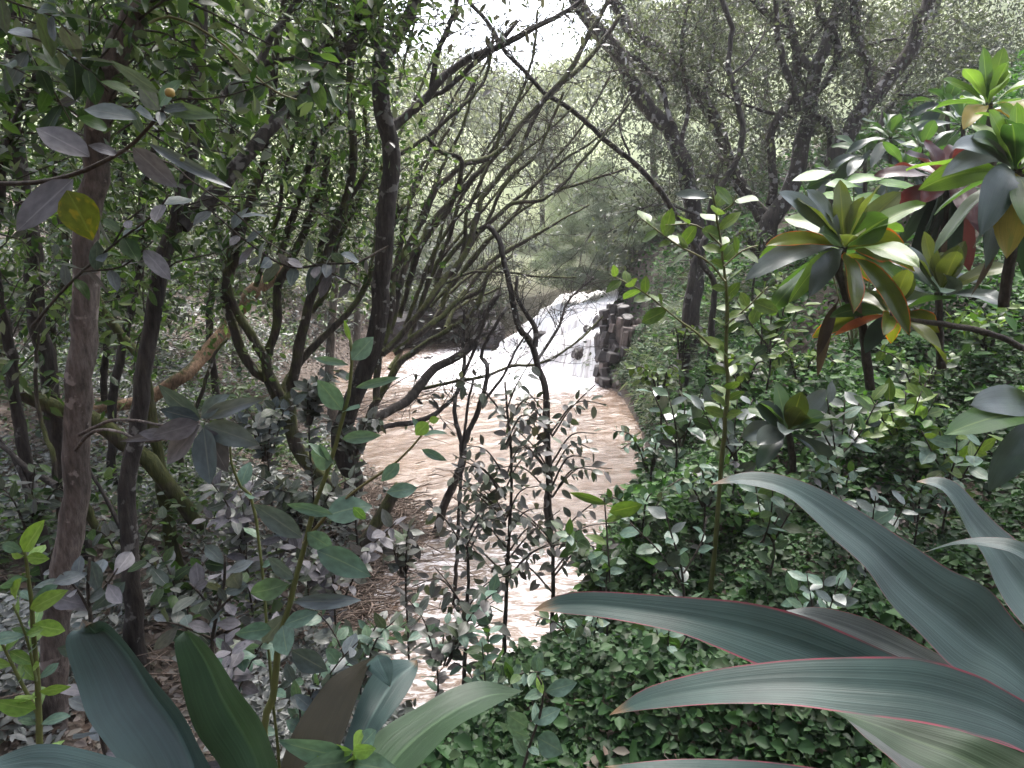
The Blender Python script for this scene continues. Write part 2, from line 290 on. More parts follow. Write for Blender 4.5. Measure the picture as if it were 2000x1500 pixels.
def height(x, y):
    s = sdist(x, y); so = np.maximum(s, 0)
    mid = np.interp(y, [4, 6.5, 10, 18, 25], [-.75, -.7, 0, 0, -1.0])
    wr = sm((x - mid) / 1.2 + .5); near = 1 - sm((y - 4) / 9)
    Ar = 2.6 * near + 5.2 * (1 - near); kr = .85 * near + 1.75 * (1 - near)
    zr = Ar * (1 - np.exp(-kr * so / Ar)) + np.maximum(x - 6, 0) * .38 * (1 - near)
    nl = 1 - sm((y - 1.5) / 3.5)
    Al = 2.6 * nl + 1.9 * (1 - nl); kl = .85 * nl + .42 * (1 - nl)
    zl = Al * (1 - np.exp(-kl * so / Al)) + np.maximum(-x - 6, 0) * .30
    z = zl * (1 - wr) + zr * wr
    wf = sm((y - 19.5) / 3) * sm((3.2 - x) / 1.5)
    z = z * (1 - wf) + wf * (2.0 * (1 - np.exp(-1.9 * so / 2.0)) + np.maximum(-x - 6, 0) * .3)
    fb = sm((y - 17.2) / .8) * sm((x + 1.9) / .6) * sm((4.3 - x) / .8) * sm((31 - y) / 2)
    z = np.where(fb > 0, np.minimum(z, .40 * so - .25) * fb + z * (1 - fb), z)
    z += np.maximum(y - 27, 0) * .30 * sm((y - 27) / 12)
    z += np.where(s > 0, (vnoise(x, y, 1.6, 1) * .07 + vnoise(x, y, 5, 2) * .03) * np.minimum(so, 1), 0) + np.where(y > 26, vnoise(x, y, .22, 3) * .8, 0)
    z += np.maximum(-y - 1.5, 0) * .95 * sm((-y - 1.5) / 3)  # unseen slope behind the camera, raised to block the sky there
    return np.where(s < 0, -.6 * np.minimum(-s / .8, 1), z)
def gz(x, y): return float(height(np.array([x], float), np.array([y], float))[0])

gx = np.concatenate([np.linspace(-150, -16, 24)[:-1], np.linspace(-16, 16, 193), np.linspace(16, 150, 24)[1:]])
gy = np.concatenate([np.linspace(-30, -3, 10)[:-1], np.linspace(-3, 30, 199), np.linspace(30, 105, 40)[1:], np.linspace(105, 400, 8)[1:]])
GX, GY = np.meshgrid(gx, gy); GZ = height(GX, GY); GZ = np.where(GY > 95, np.minimum(GZ, height(GX, np.full_like(GX, 95.))), GZ)
nx, ny = len(gx), len(gy); ii = np.arange(nx * ny).reshape(ny, nx)
gf = np.stack([ii[:-1, :-1], ii[:-1, 1:], ii[1:, 1:], ii[1:, :-1]], -1).reshape(-1, 4)
tag(mesh_obj('ground', np.stack([GX, GY, GZ], -1).reshape(-1, 3), gf, M_GROUND), 'forest floor rising on both banks of the stream', 'ground', kind='structure')

wx = np.linspace(-6.5, 4.2, 240); wy = np.linspace(4.2, 25.6, 460); WX, WY = np.meshgrid(wx, wy)
rip = np.exp(-((WX - .5) ** 2 + (WY - 19.4) ** 2) / 9)
WZ = vnoise(WX * .6, WY, 6, 5) * (.012 + .05 * rip) + vnoise(WX * .55, WY, 13, 6) * (.012 + .02 * rip) + vnoise(WX * .7, WY, 22, 16) * .008 + np.where(WY < 9, vnoise(WX * 1.5, WY, 6, 8) * .03, 0)
WZ *= .55 + .6 * sm(.5 + .55 * vnoise(WX * .6, WY, 1.3, 44)) + .5 * rip
ii = np.arange(wx.size * wy.size).reshape(wy.size, wx.size)
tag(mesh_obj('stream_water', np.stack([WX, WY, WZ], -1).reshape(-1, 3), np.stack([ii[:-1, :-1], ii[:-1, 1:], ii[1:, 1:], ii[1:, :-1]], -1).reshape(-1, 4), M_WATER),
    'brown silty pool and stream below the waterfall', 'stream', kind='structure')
# the falls: a sheet from the lip down a stepped ledge into the pool, with the run of water above the lip
def waterfall():
    ns_, nt_ = 60, 70; V = []; UV = []
    r = np.random.default_rng(4)
    ph = r.uniform(0, 6.28, 12)
    for i in range(ns_):
        s = i / (ns_ - 1)
        bot = np.array([-.75 + 3.15 * s, 21.7 - 4.0 * s ** 1.15, -.06])
        top = np.array([1.35 + 1.95 * s, 23.4 - 2.3 * s, 1.42 + .42 * s])
        for j in range(nt_):
            t = j / (nt_ - 1)
            if t < .28:
                k = t / .28; p = top + np.array([.5 * (1 - k), 2.6 * (1 - k), .16 * (1 - k)])
            else:
                k = (t - .28) / .72
                steep = .35 + .65 * s                                  # the right side drops steeply, the left runs down as a chute
                h = k ** (1 / (1 + 1.3 * steep)) if False else k
                h = k ** (.9 - .35 * s); fz = 1 - k ** (1.15 + 1.7 * s)
                fz = fz * (1 - .3) + .3 * (1 - round(k * 3 + .4 * math.sin(s * 9)) / 3 if 0 < k < 1 else 1 - k)
                p = np.array([top[0] + (bot[0] - top[0]) * h, top[1] + (bot[1] - top[1]) * h, bot[2] + (top[2] - bot[2]) * fz])
            w = sum(math.sin(s * (9 + 7 * q) + t * (3 + 2 * q) + ph[q]) / (1 + .5 * q) for q in range(8)) * .045
            p = p + np.array([0, -w * .8, w * .9]); V.append(p); UV.append((s, t))
    ii = np.arange(ns_ * nt_).reshape(ns_, nt_)
    f = np.stack([ii[:-1, :-1], ii[1:, :-1], ii[1:, 1:], ii[:-1, 1:]], -1).reshape(-1, 4)
    tag(mesh_obj('waterfall', V, f, M_FALL, uv=UV), 'white waterfall pouring over the low ledge into the pool', 'waterfall', kind='structure')
waterfall()

# ------------------------------------------------------------------ tubes, leaves
def catmull(P, step):
    P = np.asarray(P, float); Q = np.vstack([2 * P[0] - P[1], P, 2 * P[-1] - P[-2]]); out = []
    for i in range(1, len(Q) - 2):
        a, b, c, d = Q[i - 1], Q[i], Q[i + 1], Q[i + 2]; n = max(2, int(np.linalg.norm((c - b)[:3]) / step))
        for t in np.arange(n) / n:
            out.append(.5 * ((2 * b) + (c - a) * t + (2 * a - 5 * b + 4 * c - d) * t * t + (3 * b - a - 3 * c + d) * t ** 3))
    out.append(P[-1]); return np.array(out)
def tube(P, R, seg=8, rough=.08, seed=0, cap=True):
    """P (n,3), R (n,) -> verts, quads; a bumpy, tapering limb"""
    P = np.asarray(P, float); R = np.asarray(R, float); n = len(P)
    T = nrm(np.gradient(P, axis=0)); ref = np.array([.3, 1, .15]) if abs(T[0] @ nrm(np.array([.3, 1, .15]))) < .9 else np.array([1., 0, 0])
    A = nrm(np.cross(T, ref)); B = np.cross(T, A); r = np.random.default_rng(seed)
    th = np.arange(seg) / seg * 2 * math.pi
    rr = R[:, None] * (1 + rough * (np.sin(th[None] * 2 + np.cumsum(r.normal(0, .35, n))[:, None]) + .7 * r.normal(0, .6, (n, seg))))
    V = P[:, None] + rr[..., None] * (np.cos(th)[None, :, None] * A[:, None] + np.sin(th)[None, :, None] * B[:, None])
    ii = np.arange(n * seg).reshape(n, seg); j = np.roll(ii, -1, 1)
    f = np.stack([ii[:-1], j[:-1], j[1:], ii[1:]], -1).reshape(-1, 4); V = V.reshape(-1, 3)
    if cap:
        k = len(V); V = np.vstack([V, P[0], P[-1]])
        e = np.roll(ii, -1, 1)
        f = np.vstack([f, np.stack([e[0], ii[0], np.full(seg, k), np.full(seg, k)], -1)[:, [0, 1, 2, 2]] if False else np.zeros((0, 4), int)])
        # fan caps as degenerate-free quads made of ring pairs
        for ring, c in ((ii[0], k), (ii[-1], k + 1)):
            q = [[ring[a], ring[(a + 1) % seg], ring[(a + 2) % seg], c] for a in range(0, seg - seg % 2, 2)]
            f = np.vstack([f, np.array(q, int)])
    return V, f
def uvpath(pts): return np.array([(*at(u, v, Y), w * pxm(v, Y) / 2) for (u, v, Y, w) in pts])
def join(parts):
    V, Fc, k = [], [], 0
    for v, f in parts: V.append(v); Fc.append(f + k); k += len(v)
    return np.vstack(V), np.vstack(Fc)

LEAFT = np.array([(0, 0, 0), (.5, .34, .16), (.40, .70, .12), (0, 1, -.10), (-.40, .70, .12), (-.5, .34, .16)])
def leaf_mass(name, parent, P, D, N, L, Wr, mat, label=None, cat=None, kind='stuff', group=None):
    P = np.asarray(P, float); n = len(P); D = nrm(D); S = nrm(np.cross(D, N)); N2 = np.cross(S, D)
    L = np.broadcast_to(L, (n,)); Wd = L * Wr
    V = P[:, None] + S[:, None] * (LEAFT[None, :, 0:1] * Wd[:, None, None]) + D[:, None] * (LEAFT[None, :, 1:2] * L[:, None, None]) + N2[:, None] * (LEAFT[None, :, 2:3] * Wd[:, None, None])
    b = np.arange(n)[:, None] * 6
    f = np.concatenate([b + np.array([[0, 1, 2, 3]]), b + np.array([[0, 3, 4, 5]])], 0)
    o = mesh_obj(name, V.reshape(-1, 3), f, mat, parent, kind=kind, smooth=False)
    if label: tag(o, label, cat, group)
    return o
def prof_ellip(t): return np.sin(math.pi * np.clip(t, 0, 1) ** .9) ** .8 * (1 - .1 * t)
def prof_obov(t): return np.sin(math.pi * np.clip(t, 0, 1) ** 1.35) ** .8
def prof_lance(t): return np.sin(math.pi * np.clip(t, 0, 1) ** .75) ** 1.0
LM = {}
def leaf_mesh(shape, mat, var):
    """unit leaf along +Y, 1 wide, a few variants of curl; shared by all alike leaves"""
    key = (shape, mat.name, var)
    if key in LM: return LM[key]
    r = np.random.default_rng(var * 7 + 3); n, m = 6, 3
    fn = {'ellip': prof_ellip, 'obov': prof_obov, 'lance': prof_lance}[shape]
    curl = r.uniform(-.05, .26); fold = r.uniform(.05, .22); tw = r.uniform(-.35, .35); bend = r.uniform(-.07, .07)
    V, UV = [], []
    for i in range(n + 1):
        t = i / n; w = max(.03, float(fn(np.array(t)))) * .5 if i < n else .012
        if i == 0: w = .02
        for j in range(m):
            s = (j - 1); a = tw * t
            x = s * w; z = abs(s) * w * fold * 1.2 + (.02 * math.sin(t * 9 + var) * s)
            V.append((x * math.cos(a) + bend * math.sin(math.pi * t), t * (1 - .05 * curl), z + x * math.sin(a) * .6 - curl * t * t * .55)); UV.append((.5 + s * .5, t))
    f = [(i * m + j, i * m + j + 1, (i + 1) * m + j + 1, (i + 1) * m + j) for i in range(n) for j in range(m - 1)]
    me = bpy.data.meshes.new('leaf'); me.from_pydata(V, [], f); me.update()
    me.polygons.foreach_set('use_smooth', np.ones(len(f), bool))
    ul = me.uv_layers.new(name='UVMap'); vi = np.zeros(len(me.loops), dtype=np.int32); me.loops.foreach_get('vertex_index', vi)
    ul.data.foreach_set('uv', np.array(UV, dtype=np.float32)[vi].ravel()); me.materials.append(mat); LM[key] = me
    return me
def leaf(parent, P, D, N, L, Wd, mat, shape='ellip', var=None):
    D = nrm(np.asarray(D, float)); S = np.cross(D, N); S = nrm(S); N2 = np.cross(S, D)
    if var is None: var = int(abs(P[0] * 977 + P[2] * 613 + P[1] * 331)) % 6
    o = bpy.data.objects.new('leaf', leaf_mesh(shape, mat, var)); COL.objects.link(o); o.parent = parent
    q = np.asarray(P, float) - np.array(parent.location[:])
    o.matrix_basis = Matrix(((S[0] * Wd, D[0] * L, N2[0] * L, q[0]), (S[1] * Wd, D[1] * L, N2[1] * L, q[1]), (S[2] * Wd, D[2] * L, N2[2] * L, q[2]), (0, 0, 0, 1)))
    return o
def limb(parent, name, pts, mat, seg=None, seed=0, rough=.09, wob=.35):
    """pts: (u, v, Y, width in photo pixels); returns the smooth path (n,4)"""
    Q = uvpath(pts); R0 = Q[:, 3].max(); C = catmull(Q, max(.05, R0 * 1.3)); r = np.random.default_rng(seed + len(pts) * 13)
    n = len(C); wv = np.cumsum(r.normal(0, 1, (n, 3)), 0); wv -= np.linspace(0, 1, n)[:, None] * wv[-1]
    C[:, :3] += wv * R0 * wob * .35
    C[:, 3] = np.maximum(C[:, 3], .002)
    v, f = tube(C[:, :3], C[:, 3], seg or (12 if R0 > .05 else 8 if R0 > .02 else 6), rough, seed)
    mesh_obj(name, v, f, mat, parent); return C
def twigs(parent, paths, n, length, mat, seed, droop=.0, rad=.007, lo=.35, up=.25, name='twigs'):
    """fine twigs sprouting from the limbs; returns points and directions along them for leaves"""
    r = np.random.default_rng(seed); parts, PT, PD = [], [], []
    wts = np.array([len(p) for p in paths], float); wts /= wts.sum()
    for _ in range(n):
        C = paths[r.choice(len(paths), p=wts)]; i = min(len(C) - 2, int(len(C) * r.uniform(lo, 1)))
        t = nrm(C[i + 1, :3] - C[i, :3]); d = nrm(t * .5 + r.normal(0, .75, 3) + np.array([0, 0, up])); L = length * r.uniform(.45, 1.3)
        p = C[i, :3].copy(); pts = [p.copy()]; nk = 7
        for k in range(nk):
            d = nrm(d + r.normal(0, .22, 3) + np.array([0, 0, -droop])); p = p + d * L / nk; pts.append(p.copy()); PT.append(p.copy()); PD.append(d.copy())
        parts.append(tube(pts, np.linspace(rad, rad * .3, nk + 1), 4, 0, 0, cap=False))
        if r.random() < .7:                                              # a side twig
            q = pts[3]; d2 = nrm(d + r.normal(0, .7, 3)); pts2 = [q]
            for k in range(4):
                d2 = nrm(d2 + r.normal(0, .2, 3) + np.array([0, 0, -droop])); q = q + d2 * L * .12; pts2.append(q); PT.append(q); PD.append(d2)
            parts.append(tube(pts2, np.linspace(rad * .6, rad * .25, 5), 4, 0, 0, cap=False))
    v, f = join(parts); mesh_obj(name, v, f, mat, parent, kind='stuff')
    return np.array(PT), np.array(PD)
def leaves_on(parent, PT, PD, per, size, wr, mat, seed, spread=.08, hang=.3, name='foliage', n_obj=0, mat_obj=None, shape='ellip', flat=.8):
    r = np.random.default_rng(seed); k = np.repeat(np.arange(len(PT)), per); n = len(k)
    P = PT[k] + r.normal(0, spread, (n, 3)); D = nrm(PD[k] * .6 + r.normal(0, .75, (n, 3)) + np.array([0, 0, -hang])); N = nrm(r.normal(0, .55, (n, 3)) + np.array([0, -.15, flat]))
    L = size * r.uniform(.6, 1.25, n)
    if n_obj:
        # single leaves for the ones that show largest: the nearest to the photograph's viewpoint
        rel = P - CAM; dep = rel[:, 1] * cP - rel[:, 2] * sP; up = rel[:, 1] * sP + rel[:, 2] * cP
        vis = (np.abs(rel[:, 0] / dep * F) < 1000) & (np.abs(up / dep * F) < 750)
        order = np.argsort(np.where(vis, dep / L, 1e9))[:n_obj]; mk = np.zeros(n, bool); mk[order] = True
        for i in order: leaf(parent, P[i], D[i], N[i], L[i], L[i] * wr, mat_obj or mat, shape)
        P, D, N, L = P[~mk], D[~mk], N[~mk], L[~mk]
    if len(P): leaf_mass(name, parent, P, D, N, L, wr, mat)

# ------------------------------------------------------------------ lofted strap leaves and blades
def resample(E, n):
    E = np.array(E, float); C = catmull(E, 6); d = np.r_[0, np.cumsum(np.linalg.norm(np.diff(C, axis=0), axis=1))]; t = np.linspace(0, d[-1], n)
    return np.stack([np.interp(t, d, C[:, 0]), np.interp(t, d, C[:, 1])], -1)
def strap(parent, A, B, Y0, Y1, mat, dY=0.0, fold=.10, pleat=.006, n=30, m=12, bow=0.0, name='leaf'):
    """a long blade whose two margins pass through the given pixels, tip (Y0) to base (Y1); dY tilts one margin back"""
    a, b = resample(A, n), resample(B, n); V, UV = [], []
    for i in range(n):
        t = i / (n - 1); Y = Y0 + (Y1 - Y0) * t + bow * math.sin(math.pi * t); k = math.sin(math.pi * min(1, t * 1.0 + .02)) ** .5
        pa, pb = at(*a[i], Y + dY * k), at(*b[i], Y - dY * k); w = np.linalg.norm(pb - pa)
        tn = at(*((a[min(i + 1, n - 1)] + b[min(i + 1, n - 1)]) / 2), Y0 + (Y1 - Y0) * min(1, t + 1 / n)) - at(*((a[max(i - 1, 0)] + b[max(i - 1, 0)]) / 2), Y0 + (Y1 - Y0) * max(0, t - 1 / n))
        nm = nrm(np.cross(pb - pa, tn)); nm = nm if nm @ (CAM - pa) > 0 else -nm
        for j in range(m + 1):
            s = j / m; c = 1 - abs(2 * s - 1)
            V.append(pa + (pb - pa) * s - nm * (fold * w * c + pleat * w * math.sin(s * math.pi * 9)) + nm * .01 * w * math.sin(t * 14 + s * 3)); UV.append((s, t))
    ii = np.arange(n * (m + 1)).reshape(n, m + 1)
    return mesh_obj(name, V, np.stack([ii[:-1, :-1], ii[:-1, 1:], ii[1:, 1:], ii[1:, :-1]], -1).reshape(-1, 4), mat, parent, uv=UV)
def blade(parent, P0, P1, W, mat, sag=.15, N=(0, -.4, 1), fold=.18, pet=.12, twist=0.0, n=12, m=6, tip=1.0, wave=.03, seed=0, name='leaf'):
    """a ti-like leaf from P0 to P1 in space, arched upward by sag, W metres wide"""
    P0, P1 = np.asarray(P0, float), np.asarray(P1, float); Lc = np.linalg.norm(P1 - P0); C = (P0 + P1) / 2 + np.array([0, 0, sag * Lc])
    r = np.random.default_rng(seed); ph = r.uniform(0, 6.28); V, UV = [], []; N = nrm(np.asarray(N, float))
    for i in range(n + 1):
        t = i / n; p = (1 - t) ** 2 * P0 + 2 * t * (1 - t) * C + t * t * P1; T = nrm(2 * (1 - t) * (C - P0) + 2 * t * (P1 - C) + 1e-6)
        S = nrm(np.cross(T, N)); M = np.cross(S, T); a = twist * t; S, M = S * math.cos(a) + M * math.sin(a), M * math.cos(a) - S * math.sin(a)
        k = (t - pet) / (1 - pet); w = W * (.08 if k <= 0 else max(.04, (math.sin(math.pi * min(1, k) ** 1.12) ** .7)) if t < 1 else .02) / 2
        for j in range(m + 1):
            s = 2 * j / m - 1
            V.append(p + S * s * w + M * (abs(s) * fold * w + wave * W * math.sin(t * 13 + ph + s) * abs(s))); UV.append((.5 + s / 2, t))
    ii = np.arange((n + 1) * (m + 1)).reshape(n + 1, m + 1)
    return mesh_obj(name, V, np.stack([ii[:-1, :-1], ii[:-1, 1:], ii[1:, 1:], ii[1:, :-1]], -1).reshape(-1, 4), mat, parent, uv=UV)
def ti_plant(name, label, stem, L, W, n, mats, seed, group=None, lo=-35, hi=78, face=.5, extra=(), stem_w=None, dead=0, shift=0.):
    """stem: (u,v,Y,w) points from the crown down to the ground; leaves spiral out of the crown; L, W in photo pixels"""
    u, v, Y, w = stem[0]; m = pxm(v, Y); P = at(u, v, Y); r = np.random.default_rng(seed)
    base = at(*stem[-1][:3]); b = root(name, base, label, 'ti plant', group)
    limb(b, 'stem', stem, B_TWIG, seed=seed)
    for k in range(n):
        age = k / max(1, n - 1); az = k * 2.399 + r.uniform(-.3, .3) + shift; el = math.radians(hi + (lo - hi) * age ** .8 + r.uniform(-8, 8))
        d = np.array([math.cos(az) * math.cos(el), math.sin(az) * math.cos(el), math.sin(el)]); ln = L * m * r.uniform(.8, 1.15) * (.62 + .38 * min(1, age * 3))
        p0 = P + np.array([math.cos(az), math.sin(az), 0]) * .012 - np.array([0, 0, .10 * age * L * m])
        sag = .10 + .16 * age; p1 = p0 + d * ln - np.array([0, 0, .38 * ln * age * r.uniform(.4, 1.3)])
        mat = mats[min(len(mats) - 1, int(len(mats) * min(.999, max(0, age + r.uniform(-.22, .22)))))]
        nv = np.array([-d[0] * .6, -d[1] * .6 - face * .6, .75]); nv += r.normal(0, .25, 3)
        blade(b, p0, p1, W * m * r.uniform(.85, 1.15), mat, sag, nv, fold=r.uniform(.10, .4), twist=r.uniform(-.6, .6), seed=seed * 50 + k, wave=.05)
    for (u1, v1, dY, wpx, mat, sg) in extra:                              # leaves read off one by one
        p1 = at(u1, v1, Y + dY); p0 = P + np.array([0, 0, -.02])
        nv = np.array([0, -.75, .55]) + r.normal(0, .15, 3); blade(b, p0, p1, wpx * m, mat, sg, nv, fold=.16, twist=r.uniform(-.25, .25), seed=seed * 70 + int(u1), wave=.04)
    for k in range(dead):
        az = r.uniform(0, 6.28); p0 = P - np.array([0, 0, r.uniform(.2, .7) * L * m]); p1 = p0 + np.array([math.cos(az) * .25, math.sin(az) * .25, -r.uniform(.6, 1)]) * L * m
        blade(b, p0, p1, W * m * .5, T_DEAD, .2, r.normal(0, 1, 3), fold=.6, twist=r.uniform(-1, 1), seed=k, name='dead_leaf')
    return b

def cloud(r, C, R, n):
    d = nrm(r.normal(0, 1, (n, 3))); return np.asarray(C) + d * (r.uniform(0, 1, (n, 1)) ** .45) * np.asarray(R)
def crown(parent, clumps, per, size, wr, mat, seed, name='crown', hang=.25, flat=.7, sub=14):
    """clumps: (centre, radii); leaves gather in many small sprays inside each clump so that gaps stay open"""
    r = np.random.default_rng(seed); PP = []
    for C, R in clumps:
        cs = cloud(r, C, R, sub)
        for c in cs: PP.append(cloud(r, c, np.array([1, 1, .6]) * np.mean(R) * .34, per))
    P = np.vstack(PP); n = len(P); D = nrm(r.normal(0, .8, (n, 3)) + np.array([0, 0, -hang])); N = nrm(r.normal(0, .6, (n, 3)) + np.array([0, -.1, flat]))
    leaf_mass(name, parent, P, D, N, size * r.uniform(.6, 1.25, n), wr, mat)
# ------------------------------------------------------------------ trees
def P_(s, Y0, Y1=None, w0=None, w1=None):
    """'u,v u,v ...' from base to tip, depth Y0..Y1 and width w0..w1 along the limb -> limb points"""
    q = [tuple(map(float, a.split(','))) for a in s.split()]; n = len(q); Y1 = Y0 if Y1 is None else Y1; w1 = w0 if w1 is None else w1
    return [(a[0], a[1], Y0 + (Y1 - Y0) * i / max(1, n - 1), (w0 + (w1 - w0) * i / max(1, n - 1))) for i, a in enumerate(q)]
def foot(pts, flare=1.5):
    """carry a trunk down into the ground below its lowest point seen"""
    u, v, Y, w = pts[0]; p = at(u, v, Y); z = gz(p[0], p[1])
    if p[2] > z - .1:
        out = []; vb = 450 + (CAMZ - z + .15) * F / Y
        for k in (1, .5):
            vv = 750 - F * math.tan(math.atan(300 / F) - math.atan((CAMZ - (p[2] + (z - .15 - p[2]) * k)) / Y))
            out.append((1000 + (u - 1000) * pxm(v, Y) / pxm(vv, Y), vv, Y, w * (1 + (flare - 1) * k) * pxm(v, Y) / pxm(vv, Y)))
        return out + list(pts)
    return pts
def tree(name, label, limbs, mat, seed=0, group=None, footed=True, cat='tree'):
    first = foot(limbs[0]) if footed else limbs[0]
    b = root(name, at(*first[0][:3]), label, cat, group); paths = []
    for k, pts in enumerate(limbs):
        mt = mat
        if isinstance(pts, tuple): pts, mt = pts
        paths.append(limb(b, 'trunk' if k == 0 else 'branch', first if k == 0 else pts, mt, seed=seed * 31 + k))
    return b, paths

# -- left: the red-brown trunk in the foreground with its whorl of dusty leaves
T1, p1 = tree('brown_trunk_tree', 'thick reddish brown trunk leaning right in left foreground', [
    P_('100,1470 112,1250 127,1050 136,900 150,750 158,600 160,500 172,400 195,250 225,150 258,60 290,-40 330,-160', 3.4, 3.5, 46, 42),
    P_('147,878 182,843 227,840 287,860 385,838', 3.38, 2.5, 7, 6), P_('155,850 210,825 262,822 322,832 388,822', 3.38, 2.55, 7, 6)], B_RED, 1)
def leafspec(parent, Y, mat, specs, shape='ellip', face=1.3, rs=0):
    r = np.random.default_rng(rs)
    for (u0, v0, u1, v1, w) in specs:
        a = at(u0, v0, Y); c = at(u1, v1, Y + r.uniform(-.12, .08)); D = c - a; L = np.linalg.norm(D)
        N = np.array([0, -face, .5]) + r.normal(0, .22, 3)
        leaf(parent, a, D, N, L, w * 1.15 * pxm(v0, Y), mat, shape, int(r.integers(0, 6)))
leafspec(T1, 2.5, G_MAUVE_D, [(392, 818, 304, 752, 34), (392, 815, 441, 770, 34), (396, 815, 505, 778, 28), (390, 820, 312, 800, 30), (400, 830, 500, 868, 44)], rs=1)
leafspec(T1, 2.48, G_MAUVE, [(388, 825, 296, 853, 40), (390, 830, 322, 908, 42), (385, 835, 218, 864, 18), (400, 835, 440, 925, 46), (330, 850, 270, 845, 22)], rs=2)
leafspec(T1, 2.46, G_MAUVE_D, [(398, 835, 412, 945, 58)], rs=3)
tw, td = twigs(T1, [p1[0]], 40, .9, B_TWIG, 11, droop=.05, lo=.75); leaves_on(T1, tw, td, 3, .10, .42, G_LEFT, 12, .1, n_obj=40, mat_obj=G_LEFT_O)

# -- left: the dark trunk that forks into an upright and a long diagonal
T2, p2 = tree('forked_shade_tree', 'dark trunk behind the reddish trunk forking into upright and diagonal limb', [
    P_('278,1290 268,1180 258,1090 254,1000 262,900 275,820 292,740 310,640 325,540 350,450 372,350 379,280 385,175 381,100 386,0 388,-120', 4.6, 5.2, 36, 28),
    P_('352,440 402,385 472,308 525,252 577,196 630,140 665,105 700,52 740,-30', 4.95, 6.4, 30, 24),
    P_('425,200 437,182 490,140 525,119 605,101 660,60 720,10', 5.3, 6.2, 14, 8), P_('500,130 511,112 535,63 560,35 590,-20', 5.6, 6, 15, 10)], B_DARK, 2)
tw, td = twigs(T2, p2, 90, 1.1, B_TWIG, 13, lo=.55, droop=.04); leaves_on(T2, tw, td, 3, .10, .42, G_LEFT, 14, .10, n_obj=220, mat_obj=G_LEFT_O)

# -- centre: the dark forked tree
T3, p3 = tree('dark_forked_tree', 'dark forked tree with lichen patches standing left of the pool', [
    P_('655,1030 664,1000 682,950 674,900 664,867 678,815 700,745 715,675 730,587 737,520 743,437 752,332 756,266 750,210 747,140 749,100', 7.6, 7.3, 36, 34),
    P_('749,102 735,60 716,0 700,-70 690,-200', 7.3, 7.2, 26, 20), P_('752,104 765,92 789,52 813,0 835,-60 860,-170', 7.3, 7.5, 27, 20),
    P_('757,262 771,245 810,210 845,168 866,140 901,119 967,91 1020,60 1090,31 1160,-20', 7.3, 8.2, 19, 8),
    P_('815,205 827,196 880,168 932,122 978,84 1010,40', 7.5, 8, 12, 7), P_('840,172 848,143 852,105 876,45 890,0 905,-60', 7.6, 7.7, 12, 9),
    P_('700,885 722,832 754,808 796,787 824,752 852,724 890,703 915,682 936,647 950,615 975,570', 7.6, 9.5, 22, 10),
    P_('724,845 760,832 796,825 841,811 873,787 897,759 908,710 904,675 908,605', 7.7, 9.2, 11, 7)], B_DARK, 3)
tw, td = twigs(T3, p3[1:], 110, 1.0, B_TWIG, 15, lo=.3, droop=.03)
leaves_on(T3, tw[::4], td[::4], 1, .12, .42, G_GREY, 16, .08, n_obj=90, mat_obj=G_DARKS)

# -- left centre: the mossy tree with many upright stems
T5, p5 = tree('mossy_many_stemmed_tree', 'mossy tree splitting low into many upright dark stems', [
    P_('650,960 612,916 575,865 563,797 555,770', 7.9, 7.8, 26, 24),
    P_('556,790 539,755 500,668 458,601 445,540 456,480 470,400', 7.8, 7.6, 18, 12), P_('556,775 560,741 591,703 654,636 700,584 735,510 757,469 790,400', 7.8, 8.6, 16, 9),
    P_('560,780 574,727 591,640 602,587 623,535 640,470 660,420 682,330 680,245 684,150 693,70 694,-40', 7.9, 8.0, 20, 15),
    P_('552,800 521,740 500,727 472,675 455,619 444,570 455,535 486,427 518,325 525,273 535,140 546,70 560,-30', 7.9, 7.4, 20, 12),
    P_('525,745 521,700 539,640 542,570 567,521 600,440 625,380 640,300', 7.8, 8, 18, 12),
    P_('500,560 530,460 542,395 550,343 577,266 600,200 612,120', 7.7, 8, 10, 7), P_('545,500 577,395 595,332 612,273 650,230 682,196 730,150', 8, 8.3, 14, 9),
    P_('600,560 623,518 630,472 682,385 720,330', 8, 8.2, 15, 9), P_('610,610 640,560 660,470 700,380 715,300 712,200', 8.4, 8.8, 12, 8)], B_MOSS, 5)
tw, td = twigs(T5, p5[1:], 210, 1.0, B_TWIG, 17, lo=.35, droop=.02)
leaves_on(T5, tw, td, 2, .10, .42, G_LEFT, 18, .10, n_obj=280, mat_obj=G_LEFT_O)

